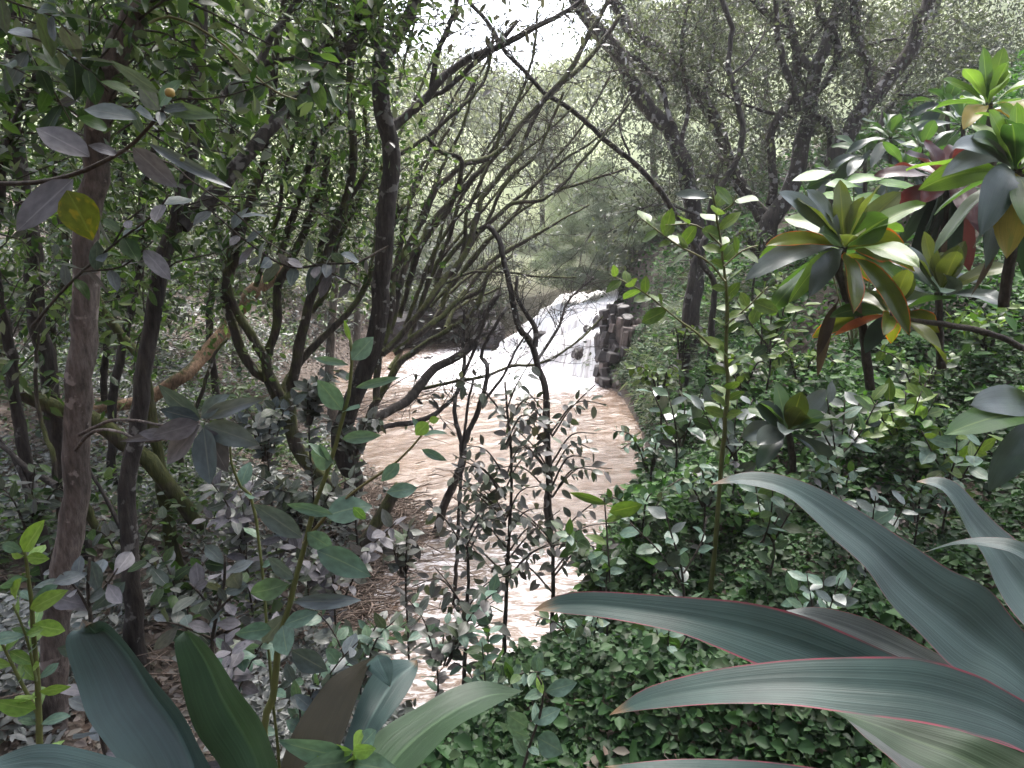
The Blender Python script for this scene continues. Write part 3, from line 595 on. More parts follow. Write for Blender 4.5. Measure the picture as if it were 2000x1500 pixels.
# -- centre: the thicket of arching stems leaning over the pool
T4, p4 = tree('arching_stem_tree', 'tree of many thin arching stems leaning right over the pool', [
    P_('690,905 712,843 740,766 775,710 810,682 862,647 915,615 940,570 960,520', 8.2, 9.6, 16, 9),
    P_('735,780 740,700 750,668 764,598 768,535 800,480 830,430 852,371 880,343 915,318 953,311 985,287 1020,245 1065,196 1107,147 1146,77 1190,0', 8.3, 10.2, 15, 9),
    P_('745,690 768,671 824,615 852,577 880,542 915,500 936,430 950,385 985,336 1013,301 1027,266 1060,200', 8.4, 10, 15, 8),
    P_('760,650 792,525 824,476 845,434 890,388 943,332 975,296 1020,240 1090,170 1150,110 1210,30', 8.8, 10.6, 14, 8),
    P_('770,690 831,640 866,615 897,584 936,566 960,530 1000,500', 8.5, 9.6, 13, 6),
    P_('850,560 866,518 904,469 950,437 985,406 1020,395 1062,388 1104,353 1132,318 1177,269 1230,200', 9.2, 10.6, 10, 5),
    P_('895,520 908,469 911,420 936,357 953,322 975,270 980,200', 9.2, 9.8, 9, 6), P_('930,455 950,441 978,378 1013,336 1051,297 1065,266 1100,180', 9.5, 10.3, 9, 5),
    P_('860,545 869,552 915,531 950,530 1002,533 1055,542 1125,542', 9, 10.5, 7, 4), P_('740,330 785,297 838,262 887,217 925,182 950,140 965,60', 9, 9.6, 9, 6),
    P_('795,560 830,470 880,400 905,315 862,297 845,280 830,262', 9.2, 9, 12, 7), P_('800,770 810,766 880,748 950,734 992,717 1055,710 1118,675 1177,619', 8.4, 10.5, 8, 4),
    P_('830,560 870,470 900,380 960,290 1010,200 1040,110 1050,20', 9.6, 10.6, 9, 5), P_('880,560 940,480 1000,420 1060,340 1130,260 1190,150', 9.8, 11, 9, 4),
    *[P_(f'{a},{b} {a + (c - a) * .22:.0f},{b - (b - d) * .40:.0f} {a + (c - a) * .55:.0f},{b - (b - d) * .68:.0f} {c},{d}', 8.9 + .12 * q, 10.4 + .1 * q, 9, 4) for q, (a, b, c, d) in enumerate([(745, 640, 990, 60), (790, 640, 1120, 210), (820, 610, 1050, 150), (770, 560, 930, 110), (860, 600, 1190, 250), (800, 660, 1010, 330), (900, 590, 1150, 400), (840, 640, 1080, 440), (720, 560, 880, 40), (870, 640, 1000, 480), (760, 720, 980, 560), (730, 500, 820, 0)])],
    P_('780,620 800,540 812,440 860,330 900,250 930,150', 9.4, 10, 10, 5), P_('840,600 905,530 990,440 1080,380 1160,350 1220,330', 9.6, 11, 8, 4)], B_MOSS, 4)
tw, td = twigs(T4, p4, 560, .9, B_TWIG, 19, lo=.35, droop=-.02, rad=.006)
leaves_on(T4, tw[::5], td[::5], 1, .075, .42, G_GREY, 20, .06, n_obj=120, mat_obj=G_GREY_O)

# -- slender trees standing at the water in the centre
Ta, pa = tree('slender_crooked_tree', 'slender crooked dark tree standing in front of the white falls', [
    P_('1092,1150 1084,1080 1071,1018 1069,972 1072,885 1065,815 1065,766 1055,717 1044,675 1016,640 1002,587 985,518 971,462 953,441', 8.4, 9.4, 17, 11),
    P_('1046,678 1046,640 1023,601 1009,570 1010,540', 8.9, 9.2, 11, 6), P_('1052,700 1090,640 1110,590 1160,540', 8.9, 9.6, 6, 3)], B_DARK, 6)
tw, td = twigs(Ta, pa[1:], 90, .65, B_TWIG, 21, lo=.2, up=.4, rad=.0045); leaves_on(Ta, tw[::4], td[::4], 1, .045, .35, G_DARKS and G_GREY, 22, .05)
Tb, pb = tree('leaning_water_tree', 'thin forked dark tree at the left water edge leaning right', [
    P_('838,1085 845,1060 859,1018 869,976 897,913 904,867', 8.3, 8.3, 18, 15), P_('904,870 890,815 890,780 904,738 925,690 950,610', 8.3, 8.8, 9, 6),
    P_('904,870 936,801 953,724 945,690 990,600', 8.3, 8.8, 11, 6), P_('940,790 980,740 1010,680 1040,640', 8.5, 9, 6, 3)], B_DARK, 7)
tw, td = twigs(Tb, pb[1:], 40, .6, B_TWIG, 23, lo=.3, rad=.005); leaves_on(Tb, tw[::3], td[::3], 1, .05, .4, G_GREY, 24, .05)
Tc, pc = tree('upright_thin_stem', 'very thin upright dark stem between the two water edge trees', [P_('884,1255 893,1150 904,983 908,902 912,820 925,740', 6.6, 6.9, 9, 5)], B_DARK, 8, cat='sapling')
Td, pd_ = tree('broken_leaning_stump', 'short dark leaning broken trunk on the debris bank', [P_('655,1120 700,1075 740,1015 780,950', 7.3, 7.6, 30, 25)], B_MOSS, 9, cat='stump')

# -- far left trunks and fallen wood
tree('edge_tree', 'dark trunk at the upper left edge of the picture', [P_('110,760 85,600 60,420 38,297 24,245 14,168 28,87 35,21 40,-60', 6.0, 6.0, 30, 24), P_('60,420 20,330 -40,280', 6, 6, 12, 9)], B_DARK, 10)
tree('fallen_mossy_trunk', 'thick moss covered trunk slanting down behind the reddish trunk', [P_('-60,610 0,696 35,762 115,804 168,815 245,867 315,920 367,990 390,1030', 5.6, 6.2, 34, 28)], B_MOSS2, 11, footed=False, cat='fallen trunk')
tree('thin_mossy_trunk', 'thin mossy trunk leaning left between reddish and forked trunks', [P_('300,760 280,696 252,664 217,615 192,566 170,500 168,420', 6.2, 6.3, 18, 11)], B_MOSS2, 12)
tree('fallen_pale_log', 'long pale brown log leaning across behind the whorl of leaves', [P_('175,800 252,787 304,773 367,731 385,710 416,675 451,636 507,560 574,517', 8.6, 10.5, 22, 26)], B_LOG, 13, footed=False, cat='log')
tree('mossy_fallen_branch', 'bent mossy branch lying behind the thin dark trunk foot', [P_('150,955 190,1035 240,1075 290,1095 312,1115 390,1128 500,1185 560,1200', 5.2, 5.8, 17, 12)], B_MOSS2, 14, footed=False, cat='branch')
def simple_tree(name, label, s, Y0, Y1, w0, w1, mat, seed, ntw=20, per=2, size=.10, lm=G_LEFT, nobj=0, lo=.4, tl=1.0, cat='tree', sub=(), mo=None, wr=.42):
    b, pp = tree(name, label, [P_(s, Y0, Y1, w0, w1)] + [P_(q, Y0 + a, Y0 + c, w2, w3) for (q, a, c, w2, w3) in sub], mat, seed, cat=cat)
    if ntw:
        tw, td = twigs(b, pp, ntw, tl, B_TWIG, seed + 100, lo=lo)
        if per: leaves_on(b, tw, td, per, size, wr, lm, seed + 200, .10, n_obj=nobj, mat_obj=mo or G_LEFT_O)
    return b
simple_tree('understory_tree', 'slim trunk rising left of the upright limb with bright leaves', '215,900 230,700 262,560 270,420 300,300 330,180 345,60 350,-60', 7.5, 8, 16, 10, B_DARK, 21, 70, 4, .11, nobj=120, lo=.3, tl=1.3)
simple_tree('understory_tree', 'crooked slim trunk at far left behind the edge trunk', '40,980 55,880 108,780 100,640 130,500 105,350 120,200 140,40 150,-60', 8.5, 9, 18, 11, B_MOSS, 22, 80, 4, .12, nobj=120, lo=.3, tl=1.4)
simple_tree('understory_tree', 'slender leaning trunk between the two foreground trunks', '230,880 205,760 215,640 250,480 230,330 260,180 300,40 320,-60', 9.5, 10, 14, 9, B_DARK, 23, 80, 4, .12, nobj=100, lo=.3, tl=1.5)
simple_tree('understory_tree', 'thin dark trunk among leaves behind the diagonal limb', '430,760 420,620 440,500 425,380 450,260 470,120 480,-50', 10, 10.5, 14, 9, B_DARK, 24, 80, 4, .12, nobj=80, lo=.3, tl=1.5)
simple_tree('understory_tree', 'thin pale trunk deep in the left thicket beside many stems', '640,720 650,600 655,500 630,380 600,260 590,140 580,0', 13, 13.5, 16, 9, B_GREY, 25, 80, 3, .12, nobj=60, lo=.3, tl=1.6)
simple_tree('understory_tree', 'leafy slim tree filling the upper left corner', '10,700 -20,500 0,300 60,150 90,-20', 5.2, 5.4, 20, 12, B_DARK, 26, 50, 4, .11, nobj=160, lo=.35, tl=1.2)
for k, (s, Y, w, lb) in enumerate([('108,948 63,920 7,871 -30,850', 4.8, 13, 'low bare branch slanting up left beside reddish trunk'),
        ('108,905 92,860 78,800 74,700 80,600', 5, 9, 'thin upright bare stem just left of the reddish trunk'), ('80,1030 50,950 20,890 -20,830', 5, 10, 'lower dark bare branch at left picture edge'),
        ('350,880 372,820 400,760 420,700 445,660', 7.4, 9, 'bare slanted stem beside the pale log'), ('240,1040 200,960 165,900 170,830', 5.2, 8, 'thin curved stem hugging right side of reddish trunk')]):
    tree('bare_stem', lb, [P_(s, Y, Y + .3, w, w * .6)], B_MOSS if k % 2 else B_DARK, 30 + k, footed=(k in (1, 3)), cat='branch')

# -- right bank trees
Tr1, q1 = tree('lichen_spotted_tree', 'lichen spotted trunk leaning left over the falls from right bank', [
    P_('1350,640 1365,560 1370,525 1365,450 1352,360 1338,293 1312,243 1280,212 1235,158 1204,108 1158,58 1127,0 1090,-80', 13, 14.5, 32, 24),
    P_('1312,240 1307,220 1293,171 1248,122 1204,95 1150,60', 13.5, 14.5, 11, 7), P_('1360,420 1300,400 1240,410', 13.2, 13.5, 7, 3), P_('1330,280 1345,200 1330,100 1345,0', 13.6, 14, 9, 6)], B_LICH, 41)
Tr2, q2 = tree('lichen_spotted_tree', 'second lichen spotted trunk leaning left, right of the first', [
    P_('1500,440 1482,418 1437,360 1415,306 1392,243 1352,185 1325,149 1293,104 1248,77 1222,45 1180,-20', 14.5, 15.5, 25, 20), P_('1325,158 1275,149 1230,120', 15.2, 15.6, 13, 8),
    P_('1400,270 1380,180 1400,80 1390,-30', 15, 15.4, 10, 6)], B_LICH, 42)
Tr3, q3 = tree('crooked_dark_tree', 'thin crooked black trunk winding up between the lichen spotted trees', [
    P_('1350,600 1365,517 1388,450 1392,391 1410,360 1446,306 1446,252 1433,180 1420,135 1424,58 1406,0 1398,-70', 11, 11.5, 16, 10), P_('1388,450 1396,400 1399,350', 11, 11.2, 9, 7), P_('1425,150 1460,120 1480,90 1495,60', 11.3, 11.6, 6, 3)], B_DARK, 43)
Tr4, q4 = tree('spreading_bank_tree', 'largest right bank tree with limbs fanning out from gnarled trunk', [
    P_('1500,440 1532,382 1550,324 1568,252 1582,198 1590,135 1600,103 1622,45 1645,0 1665,-70', 14, 14.5, 38, 20), P_('1590,135 1572,121 1546,77 1505,36 1460,0 1400,-50', 14.2, 14.8, 18, 13),
    P_('1560,220 1555,189 1532,112 1518,45 1516,-30', 14.1, 13.6, 15, 11), P_('1578,205 1586,189 1622,144 1631,85 1600,27 1597,-30', 14.2, 14.5, 15, 12), P_('1575,220 1613,157 1662,104 1725,81 1775,72', 14.3, 15, 9, 4),
    P_('1505,400 1510,387 1505,270 1523,225 1550,189', 14.2, 14.2, 17, 14), P_('1560,200 1555,162 1555,90 1540,27 1530,-40', 14.4, 14.6, 16, 12), P_('1595,350 1600,342 1618,306 1622,261 1608,234 1578,228', 14.3, 14.2, 17, 14),
    P_('1480,430 1460,400 1420,350 1380,345 1330,350', 14.1, 13.6, 12, 5), P_('1550,230 1500,220 1440,200 1380,160', 14.3, 14, 8, 4), P_('1580,200 1560,130 1600,60 1680,20', 14.5, 15, 8, 5)], B_LICH, 44)
Tr5, q5 = tree('curved_fork_tree', 'curved right bank trunk forking into two bowed limbs', [
    P_('1605,400 1622,351 1640,306 1667,265 1690,220 1730,189 1766,126 1788,72 1802,27 1815,-20 1835,-90', 13.5, 14, 32, 20), P_('1685,222 1690,180 1698,135 1680,90 1667,45 1667,-40', 13.7, 14, 20, 15)], B_LICH, 45)
simple_tree('slim_bank_tree', 'slim trunk behind the curved forked tree at right', '1700,330 1730,224 1752,198 1795,110 1830,20 1850,-60', 17, 17.5, 12, 9, B_DARK, 46, 50, 5, .10, G_RIGHT, lo=.3, tl=1.8, sub=[('1748,185 1800,186 1830,188', 0, .3, 6, 3)], mo=G_RIGHT)
for k, (b, q, nt, tl) in enumerate([(Tr1, q1, 110, 1.4), (Tr2, q2, 110, 1.5), (Tr3, q3, 40, .9), (Tr4, q4, 200, 1.5), (Tr5, q5, 80, 1.5)]):
    tw, td = twigs(b, q, nt, tl, B_TWIG, 50 + k, lo=.35, droop=.03, rad=.009); leaves_on(b, tw, td, 3 if k != 2 else 1, .10, .45, G_RIGHT, 60 + k, .14)
tree('diagonal_bare_stem', 'long thin bare stem crossing diagonally from top centre to right', [P_('1395,560 1365,500 1340,450 1300,388 1272,346 1230,304 1174,262 1135,227 1097,199 1065,182 1044,154 1002,112 971,77 950,35 915,0 890,-50', 11, 10, 12, 8), P_('1230,304 1210,240 1230,180', 10.6, 10.8, 5, 3)], B_DARK, 47, cat='tree')

# -- crowns of the near trees, added out of view to shade the foreground
def shade_canopy(b, path, clumps, per, seed, size=.17, lm=G_LEFT):
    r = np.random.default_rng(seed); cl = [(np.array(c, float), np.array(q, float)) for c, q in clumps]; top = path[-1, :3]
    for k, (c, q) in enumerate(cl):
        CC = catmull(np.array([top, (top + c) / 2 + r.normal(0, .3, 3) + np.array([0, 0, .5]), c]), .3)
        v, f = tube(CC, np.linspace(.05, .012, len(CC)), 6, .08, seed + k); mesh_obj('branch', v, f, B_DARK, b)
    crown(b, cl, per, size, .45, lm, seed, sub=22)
shade_canopy(T1, p1[0], [((-3.5, 2, 8.6), (2, 2, .9)), ((0, 1.5, 9), (2, 2.2, .9)), ((3, 1.5, 9.2), (2, 2.2, .9)), ((-1.5, 4.8, 9), (2, 1.6, .8)), ((1.8, 5, 9.6), (2, 1.6, .8)), ((-4.5, 5, 9.5), (2, 1.6, .9)), ((-1, -1.5, 8.5), (2.5, 2, .9)), ((3, -2, 8.8), (2.5, 2, .9)), ((5.2, 3.4, 9.6), (1.8, 2, .8))], 120, 701)
shade_canopy(T2, p2[0], [((-6, 7.5, 10), (2, 2, 1)), ((-3.5, 8, 10.5), (1.8, 1.8, .9)), ((-8, 5, 9.6), (2, 2, 1)), ((-6, 2.5, 9), (2, 2, .9))], 70, 702)
shade_canopy(T3, p3[1], [((-2.2, 8.8, 11), (1.4, 1.6, .8)), ((-.6, 8, 11.2), (1.2, 1.4, .7))], 60, 704)

# -- a feathery tree drooping beside the falls and other trees behind the pool
def bg_tree(name, label, base, top, w, clumps, per, size, wr, lm, bark, seed, group=None, sub=14, hang=.25):
    """base, top: (u,v,Y); a tapered trunk with limbs reaching into leafy clumps"""
    r = np.random.default_rng(seed); p0 = at(*base); p0[2] = gz(p0[0], p0[1]) - .1; p1 = at(*top)
    b = root(name, p0, label, 'tree', group); mid = (p0 + p1) / 2 + r.normal(0, .25, 3)
    C = catmull(np.array([p0, mid, p1]), .3); R = np.linspace(w, w * .35, len(C)); v, f = tube(C, R, 8, .08, seed); mesh_obj('trunk', v, f, bark, b)
    cl = [(at(u, vv, Y), np.array(rad)) for (u, vv, Y, rad) in clumps]
    for k, (c, rad) in enumerate(cl):
        q = C[int(len(C) * r.uniform(.45, .9))]; m_ = (q + c) / 2 + r.normal(0, .2, 3) + np.array([0, 0, .15]); CC = catmull(np.array([q, m_, c]), .25)
        v, f = tube(CC, np.linspace(w * .4, .012, len(CC)), 6, .08, seed + k); mesh_obj('branch', v, f, bark, b)
    crown(b, cl, per, size, wr, lm, seed, sub=sub, hang=hang); return b
bg_tree('feathery_tree', 'feathery grey green tree drooping beside the top of the falls', (1190, 560, 24), (1180, 380, 23.5), .09,
        [(1130, 430, 23, (1.3, 1, .9)), (1190, 480, 22.5, (1.2, 1, .8)), (1220, 390, 23, (1.3, 1, .9)), (1090, 500, 23, (1.0, 1, .6)), (1240, 450, 22, (1, 1, .8)), (1160, 350, 23.5, (1.2, 1, .8)), (1130, 540, 22.6, (.9, .8, .35))], 330, .12, .11, G_FEATH, B_GREY, 71, sub=26, hang=.6)
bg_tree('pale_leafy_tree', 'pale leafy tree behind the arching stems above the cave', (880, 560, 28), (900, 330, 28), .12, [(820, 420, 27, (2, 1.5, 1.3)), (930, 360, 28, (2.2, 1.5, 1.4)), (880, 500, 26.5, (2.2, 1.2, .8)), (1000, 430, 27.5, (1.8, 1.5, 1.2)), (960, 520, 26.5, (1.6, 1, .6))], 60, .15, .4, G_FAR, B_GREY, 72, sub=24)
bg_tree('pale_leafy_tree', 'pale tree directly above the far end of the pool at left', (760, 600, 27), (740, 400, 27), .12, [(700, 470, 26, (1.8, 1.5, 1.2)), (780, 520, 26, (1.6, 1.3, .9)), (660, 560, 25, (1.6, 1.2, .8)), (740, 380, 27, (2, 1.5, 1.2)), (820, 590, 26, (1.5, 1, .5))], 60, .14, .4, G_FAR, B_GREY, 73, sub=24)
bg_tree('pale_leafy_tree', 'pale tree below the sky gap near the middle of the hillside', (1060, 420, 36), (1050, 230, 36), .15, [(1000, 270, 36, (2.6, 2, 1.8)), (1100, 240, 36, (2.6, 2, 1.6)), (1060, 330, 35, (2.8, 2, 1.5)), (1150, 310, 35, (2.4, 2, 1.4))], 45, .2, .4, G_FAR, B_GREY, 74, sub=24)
bg_tree('hill_tree', 'open leafy tree right of the sky gap behind first lichen tree', (1290, 420, 26), (1290, 180, 26), .14, [(1250, 220, 25, (2, 1.6, 1.6)), (1330, 150, 26, (2.2, 1.8, 1.6)), (1290, 320, 25, (2, 1.6, 1.2)), (1380, 250, 26, (2, 1.5, 1.4)), (1260, 60, 26, (1.7, 1.6, 1.0))], 90, .13, .42, G_RIGHT, B_GREY, 75, sub=24)
bg_tree('hill_tree', 'leafy tree filling the top right corner behind bank trees', (1900, 300, 22), (1900, 60, 22), .15, [(1850, 80, 21, (2.2, 2, 1.8)), (1950, 30, 21, (2.4, 2, 1.8)), (1780, 160, 21, (2, 1.8, 1.5)), (1900, 180, 20.5, (2.2, 1.8, 1.4)), (1760, 20, 22, (2, 2, 1.5)), (1980, 140, 20, (2, 2, 1.6)), (1850, 240, 20, (2, 1.5, 1))], 130, .12, .42, G_RIGHT, B_GREY, 76, sub=28)
bg_tree('hill_tree', 'leafy tree behind the fanning limbs of the largest bank tree', (1480, 400, 22), (1490, 120, 22), .14, [(1430, 120, 22, (2.1, 2, 1.7)), (1530, 60, 22, (2.2, 2, 1.7)), (1480, 230, 21, (2, 1.8, 1.4)), (1640, 130, 21, (2.1, 1.8, 1.6)), (1400, 330, 20, (1.8, 1.5, 1)), (1440, 10, 22, (2, 2, 1.2)), (1660, 250, 20, (1.8, 1.5, 1.1))], 110, .12, .42, G_RIGHT, B_GREY, 77, sub=26)
bg_tree('left_thicket_tree', 'bright leaved tree deep behind the leftmost trunks', (120, 620, 15), (110, 200, 15), .12, [(60, 120, 14.5, (1.6, 1.5, 1.5)), (150, 220, 14.5, (1.6, 1.5, 1.3)), (90, 360, 14, (1.6, 1.3, 1.3)), (220, 60, 15, (1.5, 1.5, 1.2)), (30, 520, 13, (1.4, 1.2, 1.1)), (190, 440, 14, (1.4, 1.3, 1.2)), (230, 580, 13, (1.3, 1.2, .9))], 70, .12, .42, G_RIGHT, B_GREY, 78, sub=24)
bg_tree('left_thicket_tree', 'bright leaved tree deep behind the diagonal limb', (450, 600, 16), (460, 180, 16), .12, [(400, 90, 15.5, (1.6, 1.5, 1.4)), (520, 40, 16, (1.6, 1.5, 1.3)), (470, 240, 15, (1.7, 1.4, 1.3)), (600, 160, 16, (1.5, 1.5, 1.3)), (560, 330, 15, (1.5, 1.4, 1.2)), (390, 420, 14.5, (1.5, 1.3, 1.2)), (330, 300, 15, (1.5, 1.3, 1.2)), (480, 530, 14, (1.4, 1.2, .9))], 70, .12, .42, G_RIGHT, B_GREY, 79, sub=22)
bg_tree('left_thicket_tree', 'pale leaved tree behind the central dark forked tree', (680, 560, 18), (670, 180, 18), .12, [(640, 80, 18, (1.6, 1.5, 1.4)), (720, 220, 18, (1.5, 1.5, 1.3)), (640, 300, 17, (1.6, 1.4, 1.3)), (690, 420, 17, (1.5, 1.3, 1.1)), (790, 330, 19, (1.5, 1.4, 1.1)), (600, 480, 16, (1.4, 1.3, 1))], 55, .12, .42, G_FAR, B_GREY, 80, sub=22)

# far woodland on the hillside: reads as one mass of small leaves coloured pale for the veil
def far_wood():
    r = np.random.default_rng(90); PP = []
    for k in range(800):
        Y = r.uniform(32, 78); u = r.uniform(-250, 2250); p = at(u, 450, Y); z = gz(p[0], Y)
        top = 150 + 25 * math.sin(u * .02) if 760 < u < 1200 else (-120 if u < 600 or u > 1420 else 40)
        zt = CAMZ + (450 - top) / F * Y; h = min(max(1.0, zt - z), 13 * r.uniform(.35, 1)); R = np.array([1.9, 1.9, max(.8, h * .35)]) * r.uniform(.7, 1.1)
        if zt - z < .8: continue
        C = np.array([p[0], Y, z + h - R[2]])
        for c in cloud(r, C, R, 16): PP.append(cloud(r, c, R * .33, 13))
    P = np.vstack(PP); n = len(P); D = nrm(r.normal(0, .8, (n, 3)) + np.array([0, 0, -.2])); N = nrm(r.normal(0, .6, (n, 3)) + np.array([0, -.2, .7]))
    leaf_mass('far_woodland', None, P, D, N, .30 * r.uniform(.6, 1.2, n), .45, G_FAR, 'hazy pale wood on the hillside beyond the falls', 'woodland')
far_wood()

# ------------------------------------------------------------------ rocks
def stone_mesh(r, sx, sy, sz, mat, parent, P, rz=0, sides=6, name='stone'):
    """an upright basalt column stub: uneven hexagonal prism with worn edges"""
    a = np.sort(r.uniform(-.25, .25, sides) + np.arange(sides) / sides * 2 * math.pi); V = []
    for z, k in ((-.5, .9), (-.44, 1), (.40, 1), (.5, .86)):
        for t in a:
            kk = k * r.uniform(.92, 1.06); V.append((math.cos(t + rz) * sx * kk * .5, math.sin(t + rz) * sy * kk * .5, z * sz + r.normal(0, .02) * sz))
    n = sides; f = [tuple(range(n))[::-1], tuple(range(3 * n, 4 * n))]
    for q in range(3): f += [(q * n + i, q * n + (i + 1) % n, (q + 1) * n + (i + 1) % n, (q + 1) * n + i) for i in range(n)]
    V = np.array(V) @ np.array(Matrix.Rotation(r.normal(0, .22), 3, 'X') @ Matrix.Rotation(r.normal(0, .22), 3, 'Y'))
    return mesh_obj(name, V + P, f, mat, parent, smooth=False)
r = np.random.default_rng(12)
sb = root('stone_bank', at(1205, 780, 17.4), 'stacked broken basalt stones right of the waterfall', 'rocks')
for row in range(10):
    for c in range(6):
        v = 762 - row * 17 + r.uniform(-7, 7); u = 1172 + c * 14 + row * 1.2 + r.uniform(-7, 7)
        if c > 3 and row > 7: continue
        Y = 17.3 + row * .10 + r.uniform(-.3, .2) - c * .12; m_ = pxm(v, Y)
        tall = (c >= 3 and row in (5, 6, 7))
        stone_mesh(r, 20 * m_ * r.uniform(.7, 1.6), .42 * r.uniform(.8, 1.2), (19 if not tall else 48) * m_ * r.uniform(.85, 1.15), M_ROCK_D if tall or r.random() < .2 else M_ROCK, sb, at(u, v, Y), r.uniform(0, 3))
# the dark ledge and overhang left of the falls
def lump(name, label, C, R, mat, seed, cat='rock', nz=.22, parent=None, sub=3):
    import bmesh
    bm = bmesh.new(); bmesh.ops.create_icosphere(bm, subdivisions=sub, radius=1)
    for vt in bm.verts:
        p = vt.co.copy(); k = 1 + nz * mnoise.noise(p * 1.6 + Vector((seed, 0, 0))) + nz * .5 * mnoise.noise(p * 4 + Vector((0, seed, 0)))
        q = Vector((max(-.82, min(.82, p.x)), max(-.82, min(.82, p.y)), max(-.75, min(.75, p.z)))) * k
        vt.co = Vector((q.x * R[0], q.y * R[1], q.z * R[2]))
    me = bpy.data.meshes.new(name); bm.to_mesh(me); bm.free(); me.materials.append(mat)
    o = bpy.data.objects.new(name, me); COL.objects.link(o); o.location = tuple(C)
    if label: tag(o, label, cat)
    return o
lump('rock_ledge', 'dark overhanging rock ledge left of the falls', at(880, 600, 24.6), (1.9, 1.5, .42), M_ROCK, 3)
lump('boulder', 'dark boulder at the left foot of the falls', at(955, 655, 23.2), (.6, .7, .65), M_ROCK, 5)
lump('boulder', 'wet black rock showing through the right edge of the falls', at(1180, 690, 18.6), (.32, .4, .8), M_ROCK, 7)
for (u, v, Y, R, lb) in [(1150, 650, 19.6, (.22, .3, .28), 'small black rock splitting the falls near their right edge'), (1130, 690, 19.0, (.2, .3, .2), 'small wet rock low in the right part of the falls'), (1175, 640, 19.4, (.3, .35, .4), 'dark rock where falls meet the stacked stones'), (1060, 655, 21.2, (.25, .3, .16), 'low dark rock in the middle of the white chute')]:
    lump('boulder', lb, at(u, v, Y), R, M_ROCK, u % 13, nz=.4)
lump('boulder', 'dark rock at the foot of the stacked stones beside water', at(1235, 790, 16.2), (.5, .5, .4), M_ROCK, 9)
lump('boulder', 'broad dark rock under the left end of the overhang', at(770, 640, 23.6), (1.1, 1.1, .7), M_ROCK, 11)

def ledge_plants():
    r = np.random.default_rng(77); n = 9000; C = cloud(r, at(870, 575, 24.0), (2.6, 1.5, .55), n); D = nrm(r.normal(0, .7, (n, 3)) + np.array([0, -.4, -.5])); N = nrm(r.normal(0, .6, (n, 3)) + np.array([0, -.3, .6]))
    leaf_mass('ledge_plants', None, C, D, N, .14 * r.uniform(.5, 1.3, n), .3, G_RIGHT, 'ferny growth hanging over the dark overhang', 'ferns')
    n = 5000; C = cloud(r, at(1150, 545, 23.0), (1.9, .8, .35), n); leaf_mass('lip_plants', None, C, D[:n], N[:n], .14 * r.uniform(.5, 1.3, n), .2, G_FEATH, 'grassy growth drooping over the lip of the falls', 'grass')
ledge_plants()
# ------------------------------------------------------------------ ground vegetation
def scatter(n, r, xr, yr, cond):
    out = []
    while sum(map(len, out)) < n:
        x = r.uniform(*xr, 6000); y = yr[0] * (yr[1] / yr[0]) ** r.uniform(0, 1, 6000); s = sdist(x, y); k = cond(x, y, s); out.append(np.stack([x[k], y[k], s[k]], -1))
    return np.vstack(out)[:n]
def cover(name, label, n, seed, xr, yr, cond, size, wr, mat, hmax, flat=1.0, cat='ground cover', clump=1.6, gap=.0):
    r = np.random.default_rng(seed); Q = scatter(n, r, xr, yr, cond); x, y = Q[:, 0], Q[:, 1]
    hb = np.clip(.5 + .5 * vnoise(x, y, clump, seed) + .3 * vnoise(x, y, clump * 3, seed + 1), .05, 1.3) * hmax
    z = height(x, y) + hb * r.uniform(0, 1, n) ** .45 + .02; size = size * np.exp(r.normal(0, .28, n))
    if gap:
        k = vnoise(x, y, clump * 1.7, seed + 7) > -gap; x, y, z, size = x[k], y[k], z[k], size[k]; n = len(x)
    D = nrm(np.stack([r.normal(0, 1, n), r.normal(0, 1, n) - .35, r.normal(-.15, .45, n)], -1)); N = nrm(np.stack([r.normal(0, .38, n), r.normal(0, .38, n) - .25, np.full(n, flat)], -1))
    leaf_mass(name, None, np.stack([x, y, z], -1), D, N, size * r.uniform(.55, 1.3, n) * (1 + .035 * np.maximum(y - 8, 0)), wr, mat, label, cat)
right = lambda x, y, s: (s > .02) & (x > np.interp(y, [3, 5, 6.5, 10, 18, 21], [-.4, .0, .3, 1.3, 1.5, 3.0])) & (np.abs(x) < y * .95 + 1.6)
cover('bank_ground_cover', 'bright green leafy creepers blanketing the upper right bank', 60000, 1, (-.6, 16), (5.5, 24), lambda x, y, s: right(x, y, s) & (s > .35), .085, .62, G_COVER, .75)
cover('mixed_bank_herbs', 'larger leaved herbs scattered through the creepers of right bank', 5000, 12, (-.6, 14), (5.2, 22), lambda x, y, s: right(x, y, s), .15, .5, G_COVER, .8, gap=.2)
cover('right_bank_litter', 'brown dead leaves between the creepers of right bank', 2500, 13, (-.6, 8), (2.4, 12), lambda x, y, s: right(x, y, s), .08, .5, G_LITTER, .12, gap=.3, cat='leaf litter')
cover('low_ground_cover', 'dark green small leaved creepers on the near right slope', 74000, 2, (-.8, 8), (2.2, 9), lambda x, y, s: right(x, y, s), .056, .70, G_COVER2, .46, clump=2.6, gap=1.15)
cover('edge_creeper', 'creeper hanging over the right edge of the pool', 16000, 3, (-.5, 5), (4.8, 20), lambda x, y, s: right(x, y, s) & (s < .8), .06, .6, G_COVER2, .55)
cover('stone_bank_grass', 'grey green grassy tangle above the stacked stones', 9000, 4, (2, 6), (12, 22), lambda x, y, s: right(x, y, s) & (s < 2.2), .14, .10, G_FEATH, .7, flat=.2, cat='grass')
left = lambda x, y, s: (s > .02) & (x < np.interp(y, [3, 5, 8, 25], [-.4, -.9, -.8, -2])) & (np.abs(x) < y * .95 + 1.6)
cover('leaf_litter', 'brown fallen leaf litter on the left bank floor', 26000, 5, (-12, -.5), (3, 22), left, .075, .45, G_LITTER, .03, cat='leaf litter')
